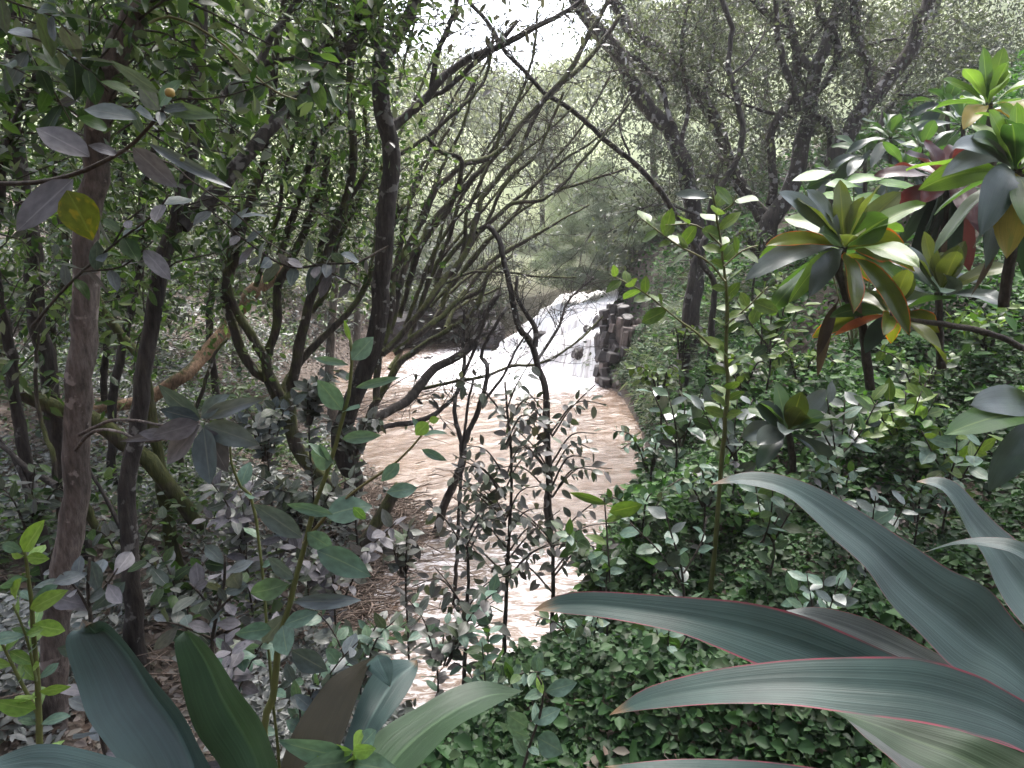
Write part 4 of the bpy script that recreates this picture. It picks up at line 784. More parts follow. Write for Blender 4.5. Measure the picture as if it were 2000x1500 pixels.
cover('left_undergrowth', 'low silvery undergrowth on the left bank', 60000, 6, (-12, -.5), (3.0, 22), lambda x, y, s: left(x, y, s) & (s > .4), .07, .5, G_GREY, .62, gap=.25, cat='undergrowth')
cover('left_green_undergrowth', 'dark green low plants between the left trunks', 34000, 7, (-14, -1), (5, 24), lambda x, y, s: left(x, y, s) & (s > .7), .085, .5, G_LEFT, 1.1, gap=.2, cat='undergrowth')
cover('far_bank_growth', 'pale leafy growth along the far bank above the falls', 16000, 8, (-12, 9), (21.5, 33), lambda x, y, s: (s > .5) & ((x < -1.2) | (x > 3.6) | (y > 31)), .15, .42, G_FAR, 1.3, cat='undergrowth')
# driftwood and flood debris on the left water edge
def debris(name, label, C, R, n, seed, L=.5):
    r = np.random.default_rng(seed); parts = []
    for k in range(n):
        x, y = C[0] + r.normal(0, R[0]), C[1] + r.normal(0, R[1]); z = max(gz(x, y), 0) + r.uniform(0, .16); a = r.normal(.5, .7); d = np.array([math.cos(a), math.sin(a), r.normal(0, .15)]) * L * r.uniform(.3, 1)
        p = np.array([x, y, z]); parts.append(tube([p - d / 2, p + r.normal(0, .03, 3), p + d / 2], np.array([.006, .008, .004]) * r.uniform(.5, 1.6), 4, 0, 0, cap=False))
    v, f = join(parts); tag(mesh_obj(name, v, f, MATS['debris_wood'], None, 'stuff'), label, 'debris')
bark_mat('debris_wood', (.07, .05, .038), (.26, .20, .165), stretch=.6)
debris('flood_debris', 'matted grey brown flood debris on the left bank point', (-1.75, 8.4), (.45, .7), 700, 1)
debris('flood_debris', 'reddish brown debris clump at lower stream edge', (-1.75, 6.5), (.25, .5), 450, 2, .35)
debris('dry_twig_litter', 'scattered dry sticks on the floor under left trees', (-3.6, 6.5), (1.5, 1.6), 500, 3, .8)
debris('dry_branch_tangle', 'pale dry branch tangle deep in the left thicket', (-5.5, 14), (1.5, 1.0), 500, 4, 1.6)

# ------------------------------------------------------------------ saplings and shrubs with single leaves
def sapling(name, label, stems, n, Lp, Wp, mat, seed, shape='ellip', hang=0.0, bark=B_TWIG, cat='sapling', group=None, mats=None, specs=(), lo=.25, pair=False, face=.35, foots=True, wob=.25, off=0.0, main=1.0):
    st = [foot(s, 1.2) if (k == 0 and foots) else s for k, s in enumerate(stems)]
    b = root(name, at(*st[0][0][:3]), label, cat, group); r = np.random.default_rng(seed)
    C = [limb(b, 'stem', s, bark, seed=seed + k, wob=wob) for k, s in enumerate(st)]
    wts = np.array([np.linalg.norm(np.diff(c[:, :3], axis=0), axis=1).sum() for c in C]); wts[0] *= main; cnt = np.maximum(2, (n * wts / wts.sum()).astype(int))
    for k, c in enumerate(C):
        for q in range(cnt[k]):
            t = lo + (1 - lo) * (q + r.uniform(0, .8)) / cnt[k]; i = min(len(c) - 2, int(t * (len(c) - 1))); T = nrm(c[i + 1, :3] - c[i, :3])
            dep = c[i, 1]; m = dep / F * 1.02; az = q * 2.4 + r.uniform(-.4, .4); A = nrm(np.cross(T, (.2, 1, .1))); B = np.cross(T, A)
            D = nrm(T * r.uniform(.25, .7) + (A * math.cos(az) + B * math.sin(az)) + np.array([0, 0, -hang])); L = Lp * m * r.uniform(.65, 1.2)
            N = nrm(np.array([0, -face, .8]) + r.normal(0, .3, 3)); mt = mats[r.integers(len(mats))] if mats else mat
            leaf(b, c[i, :3] + D * L * off, D, N, L, Wp * m * r.uniform(.8, 1.2) * (L / (Lp * m)), mt, shape, int(r.integers(0, 6)))
    for (Y, mt, sp) in specs: leafspec(b, Y, mt, sp, rs=seed)
    return b
# centre: the small shrub of dark drooping leaves in front of the water
def droop_shrub(label, u, v, Y, top, spread, n, nst, seed, L=32, W=16):
    r = np.random.default_rng(seed); main = P_(f'{u},{v} {u + 5},{v - (v - top) * .35} {u + r.uniform(-15, 15)},{v - (v - top) * .7} {u + r.uniform(-20, 20)},{top}', Y, Y + .1, 9, 4); st = [main]
    for k in range(nst):
        h = r.uniform(.25, .92); sv = v - (v - top) * h; du = spread * r.uniform(.5, 1) * (1 if k % 2 else -1) * (1.1 - .45 * h)
        st.append(P_(f'{u + 3},{sv} {u + du * .45},{sv - 55} {u + du},{sv - r.uniform(40, 110)}', Y, Y + r.uniform(-.4, .4), 4, 2))
    sapling('drooping_leaf_shrub', label, st, n, L, W, G_DARKS, seed, 'ellip', .75, lo=.15, cat='shrub', mats=[G_DARKS, G_GREY_O, G_GREY_O], face=.5, off=.3, main=.25)
droop_shrub('slender shrub of small dark drooping leaves in front of the water', 985, 1290, 5.3, 745, 150, 295, 24, 201, 26, 13)
droop_shrub('sparser dark leaved shrub just right of the drooping shrub', 1075, 1290, 5.9, 780, 160, 270, 22, 202, 25, 12)
droop_shrub('thin leafy shrub at left of the bright lower stream', 905, 1330, 4.9, 980, 110, 150, 8, 203, 29, 14)
# foreground: dusty branch reaching in from the left edge
db = sapling('dusty_leaf_branch', 'branch of large dusty mauve leaves with two small round fruits', [P_('-80,362 0,359 70,357 140,343 192,322 245,294 280,262 308,228 322,208', 1.7, 1.55, 9, 7), P_('245,294 330,318 370,350 440,400 520,470 570,500', 1.6, 2.2, 4, 3)], 4, 60, 24, G_MAUVE_D, 204, foots=False, cat='branch', lo=.7,
    specs=[(1.6, G_MAUVE, [(175, 305, 66, 240, 52), (143, 350, 34, 452, 56), (259, 288, 346, 366, 42), (228, 300, 180, 280, 20)]), (1.56, G_OLIVE, [(132, 372, 178, 468, 66)]),
           (1.55, G_MAUVE_D, [(268, 232, 157, 203, 40), (310, 182, 216, 116, 24), (290, 280, 453, 368, 22), (300, 232, 272, 208, 32), (318, 215, 375, 205, 20)]),
           (1.58, G_LEFT_O, [(310, 208, 348, 152, 46), (322, 208, 428, 232, 28), (312, 215, 270, 165, 34), (210, 250, 160, 226, 26)])])
for (u, v, rad, mt) in ((332, 181, 9, M_FRUIT), (356, 311, 4.5, M_FRUIT_G)):
    o = lump('fruit', None, np.array(at(u, v, 1.54)) - np.array(db.location[:]), (rad * pxm(v, 1.54) * 1.15,) * 3, mt, 2, nz=.05, sub=2); o.parent = db; o.data.polygons.foreach_set('use_smooth', np.ones(len(o.data.polygons), bool))
sapling('dusty_leaf_branch', 'smaller dusty leaved twigs hanging below the large mauve leaves', [P_('60,640 130,560 220,480 300,420 330,380', 2.8, 2.6, 6, 4), P_('220,480 250,430 290,400', 2.7, 2.7, 4, 3), P_('160,530 240,520 300,470', 2.7, 2.7, 4, 3)], 26, 62, 28, G_MAUVE, 205, foots=False, cat='branch', mats=[G_MAUVE, G_MAUVE_D, G_LEFT_O], hang=.35, lo=.3)
sapling('grey_leaf_spray', 'spray of dark grey leaves hanging near the mossy stems', [P_('700,560 660,540 620,520 590,500', 4.6, 4.4, 5, 3), P_('760,480 700,510 640,515 560,520 480,470 400,400', 4.7, 4.2, 5, 4)], 34, 48, 24, G_MAUVE, 206, foots=False, cat='branch', mats=[G_MAUVE, G_MAUVE_D], hang=.7, lo=.15)
sapling('arching_vine', 'thin green vine arching right from the reddish trunk top', [P_('290,45 330,33 380,50 440,90 490,140 540,180 580,195', 3.2, 3.4, 6, 4)], 3, 40, 20, G_LEFT_O, 207, foots=False, cat='vine', bark=B_GREEN, lo=.8)
sapling('leafy_corner_branch', 'drooping leafy twigs in the upper left corner', [P_('-60,40 50,70 110,95 170,135 212,180', 2.4, 2.6, 6, 3), P_('-40,-20 40,10 100,30 140,70', 2.3, 2.4, 5, 3), P_('-60,120 10,125 60,150', 2.3, 2.3, 5, 3), P_('55,100 100,170 140,240', 2.5, 2.6, 4, 3)], 38, 74, 30, G_LEFT_O, 208, foots=False, cat='branch', hang=.35, mats=[G_LEFT_O, G_LEFT_O, G_MAUVE_D], lo=.1)
sapling('leafy_twigs', 'leafy twigs hanging in front of the forked trunk top', [P_('560,190 500,160 450,165', 4, 4, 5, 3), P_('640,120 600,170 570,200 560,250', 4.2, 4, 5, 3), P_('430,110 470,150 500,220', 4.3, 4.2, 5, 3), P_('560,60 600,100 640,180', 4.4, 4.3, 4, 3)], 60, 52, 24, G_LEFT_O, 209, foots=False, cat='branch', hang=.35, lo=.1)
# foreground sapling with blue-green leaves (left of centre)
sapling('broad_leaf_sapling', 'tall blue green sapling rising in left centre foreground', [P_('515,1420 530,1360 545,1250 565,1175 595,1065 620,975 645,900 663,832 680,773 687,710 684,660', 2.3, 2.3, 15, 6), P_('592,1062 640,1005 705,950 775,902 824,850 838,822', 2.3, 2.4, 7, 4)], 4, 60, 26, G_FIC, 210, bark=B_GREEN, lo=.8,
    specs=[(2.28, G_FIC, [(687, 703, 730, 658, 42), (668, 801, 620, 742, 38), (668, 857, 744, 850, 24), (695, 757, 782, 736, 17), (650, 902, 604, 885, 48), (636, 1008, 728, 985, 52), (680, 712, 606, 697, 15), (620, 1075, 720, 1128, 48), (563, 1140, 478, 1160, 40), (552, 1222, 562, 1280, 46), (530, 1228, 458, 1238, 30), (755, 962, 820, 953, 28), (824, 878, 872, 900, 16), (780, 905, 745, 940, 24), (600, 1040, 650, 1075, 34)]),
           (2.3, G_MAUVE_D, [(590, 1050, 495, 985, 40), (575, 1175, 706, 1172, 28), (570, 1270, 640, 1312, 42), (560, 1200, 510, 1260, 34), (575, 1130, 520, 1090, 30)]), (2.25, G_FIC, [(555, 1220, 622, 1195, 30), (650, 1005, 560, 985, 22)]), (2.27, G_LIME, [(684, 665, 672, 625, 10), (836, 825, 812, 850, 26), (838, 822, 858, 818, 14), (690, 990, 715, 1015, 18)])])
sapling('lime_leaf_sapling', 'yellowish lime green sapling at the left picture edge', [P_('82,1480 78,1415 70,1300 60,1175 50,1100 43,1062', 2.0, 2.0, 12, 5), P_('76,1400 40,1330 10,1270 -20,1200', 2.0, 2.0, 7, 4), P_('72,1330 50,1240 25,1180', 2, 1.95, 5, 3)], 44, 62, 30, G_LIME, 211, 'obov', bark=B_GREEN, lo=.12, face=.7, mats=[G_LIME, G_LIME, G_FIC],
    specs=[(1.98, G_LIME, [(46, 1078, 84, 1016, 34), (46, 1085, -5, 1068, 24), (52, 1088, 96, 1092, 22), (60, 1190, 122, 1155, 32), (64, 1220, 130, 1232, 30), (30, 1170, 38, 1130, 26), (70, 1385, -10, 1375, 34), (76, 1350, 140, 1345, 20)])])
sapling('dusty_rosette_shrub', 'dusty blue grey rosette of leaves at reddish trunk foot', [P_('180,1320 178,1220 172,1150 175,1090', 2.6, 2.6, 9, 6), P_('178,1200 150,1150 120,1120', 2.6, 2.5, 5, 3), P_('178,1180 210,1140 230,1110', 2.6, 2.6, 5, 3)], 34, 76, 34, G_MAUVE_D, 212, 'obov', lo=.3, face=.7, mats=[G_MAUVE_D, G_MAUVE_D, G_MAUVE], cat='shrub')
sapling('dusty_rosette_shrub', 'dusty brown mauve shrub right of the thin trunk foot', [P_('415,1290 420,1220 438,1140 440,1085', 3.0, 3.0, 8, 5), P_('424,1200 390,1160 370,1140', 3, 2.9, 5, 3), P_('426,1190 470,1150 490,1135', 3, 3, 5, 3), P_('418,1250 350,1220 310,1215', 3, 2.9, 5, 3)], 52, 62, 30, G_MAUVE, 213, 'obov', lo=.2, face=.6, mats=[G_MAUVE, G_MAUVE, G_MAUVE_D, G_GREY_O], cat='shrub')
sapling('pale_tip_sapling', 'small pale blue tipped sapling between dusty shrub and broad leaf sapling', [P_('500,1010 470,950 452,905 450,870', 2.9, 2.8, 6, 4)], 8, 50, 26, G_FIC, 214, bark=B_GREEN, lo=.3)
sapling('low_green_seedling', 'little green seedling at lower centre in front of creepers', [P_('1020,1520 1035,1460 1055,1400 1062,1350 1050,1320', 2.4, 2.4, 7, 4)], 4, 50, 24, G_FIC, 215, lo=.5, specs=[(2.38, G_FIC, [(1065, 1350, 1132, 1335, 30), (1030, 1420, 990, 1395, 36), (1050, 1440, 1100, 1470, 44), (1040, 1410, 1100, 1385, 28), (1035, 1440, 985, 1420, 24)]), (2.37, G_LIME, [(1060, 1355, 1048, 1318, 14)])])
# right bank: yellow-green backlit sapling
sapling('backlit_sapling', 'tall yellow green backlit sapling in front of the lichen spotted trunk', [P_('1416,760 1412,700 1416,590 1408,490 1392,374', 5, 5.1, 8, 5), P_('1416,550 1380,510 1320,478 1252,426', 5, 5.2, 5, 3), P_('1402,690 1360,650 1320,622 1260,574 1190,535', 5, 5.2, 5, 3), P_('1414,520 1450,490 1480,480', 5, 5, 4, 3), P_('1410,480 1360,440 1300,440', 5, 5.1, 4, 3), P_('1412,640 1460,600 1500,560', 5, 5, 4, 3), P_('1400,420 1430,400 1440,380', 5.1, 5, 4, 3)],
    70, 46, 26, G_YG, 216, bark=B_GREEN, lo=.5, face=.7, specs=[(5, T_SILV, [(1385, 385, 1318, 372, 22)])])
sapling('glossy_seedling', 'small glossy leaved plant right of the lower stream', [P_('1335,1180 1330,1110 1310,1040 1300,1000', 4.2, 4.2, 5, 3), P_('1335,1150 1290,1080 1230,1020', 4.2, 4.3, 4, 3), P_('1335,1120 1370,1060 1380,1010', 4.2, 4.3, 4, 3)], 26, 44, 24, G_FIC, 217, lo=.2, mats=[G_FIC, T_SILV, G_FIC])
sapling('green_tip_seedling', 'two leaved green seedling at right edge of the stream', [P_('1190,1120 1185,1040 1180,970', 5, 5, 4, 3)], 3, 50, 26, G_YG, 218, lo=.6, specs=[(4.98, G_YG, [(1185, 985, 1112, 962, 16), (1190, 1000, 1255, 985, 30)])])
for k, (u, v, Y, n, L, W, sp, mt, lb) in enumerate([(600, 790, 7.0, 150, 30, 17, 1.0, [G_GREY_O], 'silvery shrub at the foot of the many stemmed mossy tree'), (690, 850, 7.2, 120, 28, 16, .8, [G_GREY_O], 'silvery shrub between dark forked tree and pool'),
        (520, 860, 6.4, 150, 30, 17, 1.1, [G_GREY_O, G_MAUVE_D], 'silvery shrub right of the dusty whorl of leaves'), (600, 1000, 5.6, 170, 36, 19, 1.1, [G_GREY_O], 'grey leaved shrub below the mossy low limb'),
        (480, 1040, 5.2, 160, 36, 20, 1.1, [G_GREY_O, G_MAUVE], 'grey leaved shrub beside the fallen mossy trunk'), (360, 1170, 4.4, 120, 40, 22, .9, [G_GREY_O, G_LEFT_O], 'dull green shrub between thin dark trunk and dusty shrub'),
        (660, 1130, 5.0, 150, 38, 20, 1.1, [G_GREY_O, G_MAUVE], 'grey shrub behind the tall blue green sapling'), (790, 1080, 5.6, 110, 32, 17, .8, [G_GREY_O, G_DARKS], 'small shrub on the flood debris point'),
        (700, 1290, 3.6, 120, 44, 24, .9, [G_GREY_O, G_FIC], 'leafy shrub right of the tall blue green sapling foot'), (860, 1260, 3.9, 120, 42, 22, .9, [G_FIC, G_DARKS, G_GREY_O], 'dark green shrub below the bright lower stream'),
        (950, 1350, 3.6, 140, 38, 21, .9, [G_FIC, G_LEFT_O], 'dull green shrub above the lower right strap leaf of left plant'), (1180, 1120, 5.0, 140, 34, 20, .9, [G_FIC, G_LEFT_O], 'green shrub on the right lip of the stream'),
        (440, 1340, 3.0, 90, 46, 26, .8, [G_MAUVE, G_FIC], 'dusty low shrub behind the left strap leaves'), (250, 1080, 5.2, 100, 30, 17, .8, [G_GREY_O, G_LEFT_O], 'low green shrub between the reddish and thin dark trunks'), (60, 1000, 4.8, 110, 32, 17, .9, [G_GREY_O, G_LEFT_O], 'low grey shrub left of the reddish trunk'),
        (590, 1370, 2.9, 80, 46, 26, .7, [G_MAUVE_D, G_FIC], 'low broad leaved shrub between strap leaves and sapling foot')]):
    r = np.random.default_rng(300 + k); st = []
    for q in range(7):
        du, dv = r.uniform(-110, 110) * sp * 6 / (Y + 1), r.uniform(60, 150) * sp * 6 / (Y + 1)
        st.append(P_(f'{u + du * .1},{v + 40} {u + du * .5},{v - dv * .35} {u + du},{v - dv + 40}', Y + r.uniform(-.1, .1), Y + r.uniform(-.5, .5), 4, 2))
    sapling('undergrowth_shrub', lb, st, n, L, W, mt[0], 320 + k, lo=.15, mats=mt, cat='shrub', hang=.1, face=.3)
for k, (u, v, Y, n, L, sp, mt, lb) in enumerate([(1290, 740, 9, 120, 24, .9, [G_YG, G_LEFT_O], 'leafy bush hanging over the pool right below the stones'), (1270, 880, 7.2, 130, 26, .9, [G_LEFT_O, G_FIC], 'dark leafy bush at the right pool edge mid way'), (1450, 720, 8.4, 130, 26, 1., [G_YG, G_LEFT_O], 'green bush behind the backlit sapling stem'), (1560, 700, 7.4, 130, 26, 1., [G_LEFT_O, G_YG], 'green bush left under the orange edged ti plant'),
        (1800, 740, 6.6, 130, 28, 1., [G_YG, G_LEFT_O], 'green bush right under the orange edged ti plant'), (1930, 640, 7.2, 130, 28, 1., [G_YG, G_LIME, G_LEFT_O], 'bright bush at right edge under the drooping ti leaves'), (1380, 950, 5.4, 120, 30, .8, [G_LEFT_O, G_FIC], 'dark bush above the glossy seedling'), (1640, 960, 4.9, 120, 32, .8, [G_LEFT_O, G_FIC], 'dark bush behind the middle of arching strap leaf'),
        (1790, 980, 4.4, 110, 32, .8, [G_FIC, G_LEFT_O], 'bush behind the shorter upright strap leaf'), (1520, 560, 10.5, 130, 20, 1., [G_YG, G_LEFT_O], 'small leaved bush between backlit sapling and ti plant'), (1250, 1010, 5.6, 120, 30, .8, [G_FIC, G_LEFT_O], 'leafy bush at right edge of lower stream above seedling'), (1150, 1260, 4.2, 110, 34, .8, [G_LEFT_O, G_FIC], 'low bush left of the pink edged leaf tip'),
        (1480, 470, 12, 130, 16, 1.1, [G_YG, G_LEFT_O], 'small bush at the feet of the fanning bank tree'), (1330, 660, 10.5, 120, 20, .9, [G_LEFT_O, G_YG], 'bush at the foot of the lichen spotted trunk')]):
    r = np.random.default_rng(350 + k); st = []
    for q in range(8):
        du, dv = r.uniform(-120, 120) * sp * 6 / (Y + 1), r.uniform(40, 130) * sp * 6 / (Y + 1)
        st.append(P_(f'{u + du * .1},{v + 40} {u + du * .5},{v - dv * .35} {u + du},{v - dv + 40}', Y + r.uniform(-.1, .1), Y + r.uniform(-.5, .5), 4, 2))
    sapling('bank_bush', lb, st, int(n * 1.25), L * .8, L * .46, mt[0], 370 + k, lo=.15, mats=mt, cat='bush', hang=.1, face=.3)
# broad herb plants among the right creepers
for k, (u, v, Y, lb, mt) in enumerate([(1330, 820, 6.8, 'glossy dark leaved herb at pool edge under the backlit sapling', [G_FIC, T_SILV, G_LEFT_O]), (1430, 850, 6.0, 'glossy herb left of the small ti plant', [G_LEFT_O, T_SILV]), (1640, 850, 5.6, 'glossy herb right of the small ti plant', [T_SILV, G_FIC, G_LEFT_O]), (1700, 1040, 4.2, 'pale leaved herb behind the long arching strap leaf', [G_FIC, T_SILV]),
        (1860, 900, 4.6, 'leafy herb at right below the drooping ti leaves', [G_FIC, G_YG]), (1500, 1010, 4.8, 'leafy herb above the arching strap leaf tip', [G_FIC, G_LEFT_O]), (1600, 1190, 3.2, 'pale herb peeking between two strap leaves', [T_SILV, G_FIC]), (1300, 1250, 3.6, 'round leaved herb under the pink edged leaf', [G_FIC, G_COVER and G_LEFT_O]), (1500, 640, 8, 'leafy herb below the orange edged ti plant', [G_YG, G_LEFT_O]), (1760, 830, 6, 'bright yellow green herb at the right slope', [G_YG, G_LIME])]):
    r = np.random.default_rng(400 + k); st = [P_(f'{u + r.uniform(-15, 15)},{v + 50} {u + d * .5},{v} {u + d},{v - 45 - r.uniform(0, 30)}', Y, Y + r.uniform(-.3, .3), 4, 2) for d in (-60, -25, 10, 40, 75)]
    sapling('bank_herb', lb, st, 44, 46, 24, mt[0], 420 + k, lo=.25, mats=mt, cat='herb', face=.5)

# ------------------------------------------------------------------ ti plants on the right bank
ti_plant('ti_plant', 'large ti plant with olive leaves and orange edged lower leaves', P_('1650,480 1640,540 1680,640 1700,760', 5.2, 5.3, 15, 18), 165, 46, 19, [T_OLIVE, T_LIME, T_OLIVE, T_LIME, T_GREEN, T_ORANGE], 501, lo=-40, hi=70, dead=3,
         extra=[(1640, 352, .1, 52, T_OLIVE, .0), (1520, 375, -.2, 44, T_SILV, .12), (1575, 370, 0, 50, T_SILV, .08), (1760, 375, .1, 46, T_OLIVE, .08), (1735, 425, -.15, 66, T_LIME, .1), (1768, 490, -.1, 70, T_ORANGE, .16), (1455, 548, -.3, 46, T_SILV, .22), (1495, 480, -.2, 34, T_ORANGE, .18), (1580, 580, -.35, 46, T_SILV, .25), (1785, 530, .1, 46, T_ORANGE, .25), (1750, 438, .25, 22, T_FIRE, .2), (1600, 455, -.25, 44, T_GREEN, .1)])
ti_plant('ti_plant', 'smaller low shoot with yellow and orange leaves on horizontal stem', P_('1740,610 1750,625 1830,630 1930,650 2020,690', 5.2, 4.9, 10, 14), 120, 36, 12, [T_OLIVE, T_GREEN, T_OLIVE, T_ORANGE], 502, lo=-20, hi=75, extra=[(1770, 590, -.1, 44, T_YEL, .1), (1630, 655, -.2, 18, T_FIRE, .12), (1700, 520, 0, 24, T_ORANGE, .05), (1690, 690, -.2, 34, T_DARK, .2), (1620, 620, -.1, 30, T_GREEN, .2)])
ti_plant('ti_plant', 'upright dark olive ti shoot right of the large orange edged one', P_('1835,570 1835,640 1840,720', 5.4, 5.4, 14, 16), 140, 42, 13, [T_OLIVE, T_OLIVE, T_DARK, T_SILV], 503, lo=-10, hi=80, extra=[(1805, 452, 0, 36, T_OLIVE, 0), (1885, 470, .1, 40, T_OLIVE, .02), (1870, 545, -.2, 44, T_SILV, .15), (1775, 480, -.1, 30, T_SILV, .05)])
ti_plant('ti_plant', 'maroon leaved ti plant beside the big drooping green one', P_('1850,350 1855,430 1850,560', 6.0, 6.0, 14, 16), 130, 44, 26, [T_RED, T_RED, T_RED, T_DARK], 504, lo=-70, hi=70, dead=10)
ti_plant('ti_plant', 'big ti plant with drooping leaves at the right picture edge', P_('1985,330 1975,450 1960,600', 4.4, 4.4, 18, 22), 175, 50, 19, [T_LIME, T_GREEN, T_LIME, T_GREEN, T_DARK], 505, lo=-60, hi=75, dead=2, shift=.8,
         extra=[(1900, 270, -.2, 52, T_GREEN, .2), (1860, 290, -.3, 44, T_SILV, .22), (1840, 345, -.3, 40, T_SILV, .3), (1915, 460, -.4, 64, T_DARK, .35), (1965, 505, -.4, 64, T_YEL, .25), (1930, 215, -.1, 50, T_LIME, .1), (1925, 525, -.3, 60, T_DARK, .4), (1985, 200, 0, 50, T_LIME, .05)])
ti_plant('ti_plant', 'bright lime green ti plant in the upper right corner', P_('1930,200 1935,300 1940,420', 7.5, 7.5, 12, 14), 110, 38, 14, [T_LIME, T_LIME, T_LIME, T_GREEN, T_YEL], 506, lo=-20, hi=80, extra=[(1920, 90, 0, 34, T_LIME, 0), (1960, 92, .1, 34, T_LIME, 0), (1840, 155, -.1, 26, T_LIME, .12)])
ti_plant('ti_plant', 'yellowish ti plant touching the right edge below the lime one', P_('2000,260 2000,330 2000,450', 6.2, 6.2, 12, 14), 110, 36, 12, [T_LIME, T_LIME, T_YEL, T_GREEN], 507, lo=-25, hi=75)
for k, (u, v, Y, L, lb) in enumerate([(1740, 265, 11, 75, 'blue green ti plant below the curved forked tree'), (1690, 300, 11.5, 70, 'shorter ti plant left of the blue green one'), (1800, 290, 10, 75, 'ti plant between curved tree and maroon plant'), (1880, 240, 10, 80, 'ti plant above the maroon one'), (1770, 330, 9.5, 75, 'low ti plant in front of the blue green one'), (1640, 345, 12.5, 60, 'farthest small ti plant near the bank tree foot'), (1850, 200, 12, 70, 'ti plant highest on the slope under the trees')]):
    ti_plant('ti_plant', lb, P_(f'{u},{v} {u},{v + 40} {u + 4},{v + 110}', Y, Y, 7, 8), L, 24, 15, [T_GREEN, T_FIC if False else T_GREEN, T_SILV, T_DARK], 510 + k, lo=-35, hi=78, group='ti plants on the upper right slope')
ti_plant('ti_plant', 'small ti plant with upright leaves low on the right slope', P_('1540,840 1545,880 1550,920', 5.0, 5.0, 12, 14), 100, 44, 14, [T_OLIVE, T_GREEN, T_SILV, T_DARK], 520, lo=-25, hi=78, extra=[(1565, 765, -.1, 44, T_OLIVE, 0), (1515, 745, 0, 34, G_FIC, .03), (1615, 762, .1, 34, T_SILV, .12), (1475, 795, -.1, 44, T_DARK, .2), (1480, 870, -.2, 44, T_SILV, .25), (1610, 810, -.1, 34, G_FIC, .2)])
ti_plant('ti_plant', 'ti plant at right edge with one broad olive leaf and silvery leaf', P_('2060,800 2060,880 2060,960', 3.4, 3.4, 16, 18), 150, 60, 6, [T_DARK, T_GREEN, T_SILV], 521, lo=-30, hi=60, shift=1.2, extra=[(1895, 790, -.2, 62, T_SILV, .12), (1845, 850, -.35, 60, T_GREEN, .10), (1930, 960, -.2, 60, T_DARK, .2)])
# wide bright leaves near the bank tree foot
eb = root('elephant_ear_plant', at(1700, 460, 8.6), 'broad bright green elephant ear leaves in front of bank tree feet', 'plant')
for k, (u, v, L, W, a) in enumerate([(1590, 345, 80, 46, -.35), (1650, 360, 70, 44, -.1), (1720, 395, 110, 60, .12), (1690, 350, 70, 40, -.2), (1760, 360, 80, 44, .2), (1640, 385, 70, 46, .2)]):
    Y = 8.6 + k * .05; p = at(u, v, Y); m = pxm(v, Y); d = np.array([math.cos(a), -.25, -math.sin(a) * .5])
    leaf(eb, p - d * L * m * .5, d, np.array([.1, -.55, .8]), L * m, W * m, T_ELE, 'ellip', k % 6)
    q = p - d * L * m * .3; g = np.array([eb.location[0], eb.location[1], gz(eb.location[0], eb.location[1])]); C = catmull(np.array([g, (g + q) / 2 + np.array([0, 0, .1]), q]), .1); vv, ff = tube(C, np.linspace(.012, .006, len(C)), 6, 0); mesh_obj('leaf_stalk', vv, ff, B_GREEN, eb)

# ------------------------------------------------------------------ big strap leaved plants in the foreground
Lp = root('strap_leaf_plant', at(480, 1700, 1.0), 'broad dark green strap leaved plant in lower left foreground', 'plant')
strap(Lp, [(165, 1224), (130, 1246), (143, 1320), (168, 1395), (200, 1440), (240, 1500), (300, 1600)], [(165, 1224), (200, 1213), (240, 1250), (290, 1310), (350, 1390), (390, 1460), (420, 1510), (460, 1600)], 1.45, 1.05, S_BLUE, .05, .24, n=36)
strap(Lp, [(362, 1232), (342, 1252), (348, 1300), (360, 1370), (385, 1430), (430, 1500), (470, 1600)], [(362, 1232), (382, 1240), (420, 1280), (462, 1340), (503, 1400), (530, 1460), (547, 1510), (555, 1600)], 1.4, 1.05, S_GREEN, .05, .10, n=36)
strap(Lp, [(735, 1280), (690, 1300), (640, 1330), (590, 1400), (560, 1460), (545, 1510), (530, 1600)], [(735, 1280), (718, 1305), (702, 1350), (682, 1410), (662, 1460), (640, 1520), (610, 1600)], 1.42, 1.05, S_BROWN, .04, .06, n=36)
strap(Lp, [(762, 1342), (735, 1322), (715, 1300), (735, 1281)], [(762, 1342), (768, 1310), (762, 1285), (740, 1279)], 1.30, 1.40, S_BLUE, .01, .05, n=16)
strap(Lp, [(815, 1290), (760, 1290), (725, 1320), (700, 1370), (680, 1430), (655, 1500), (610, 1600)], [(815, 1290), (817, 1305), (800, 1345), (770, 1390), (730, 1440), (690, 1500), (640, 1600)], 1.5, 1.1, S_BLUE, .03, .14, n=36)
strap(Lp, [(1022, 1350), (990, 1341), (940, 1330), (880, 1345), (810, 1385), (740, 1430), (690, 1490), (630, 1600)], [(1022, 1350), (1000, 1360), (950, 1387), (890, 1422), (850, 1460), (810, 1505), (750, 1600)], 1.5, 1.05, S_GREEN, .06, .08, n=36)
strap(Lp, [(-60, 1500), (0, 1478), (60, 1455), (120, 1454), (200, 1474), (270, 1500), (400, 1600)], [(-60, 1500), (0, 1520), (60, 1540), (150, 1560), (250, 1590), (330, 1640), (400, 1700)], 1.1, .95, S_BLUE, .05, .10, n=30)
Rp = root('pink_edged_plant', at(2150, 1600, 1.1), 'large strap leaved plant with pink leaf margins in lower right foreground', 'plant')
strap(Rp, [(1388, 946), (1440, 925), (1500, 923), (1580, 945), (1660, 985), (1760, 1050), (1850, 1110), (1930, 1150), (1990, 1220), (2150, 1400)], [(1388, 946), (1450, 945), (1530, 965), (1580, 1005), (1630, 1055), (1690, 1110), (1740, 1180), (1800, 1240), (1870, 1310), (1960, 1350), (2130, 1480)], 1.75, 1.3, S_PINKLESS, .05, .10, n=46)
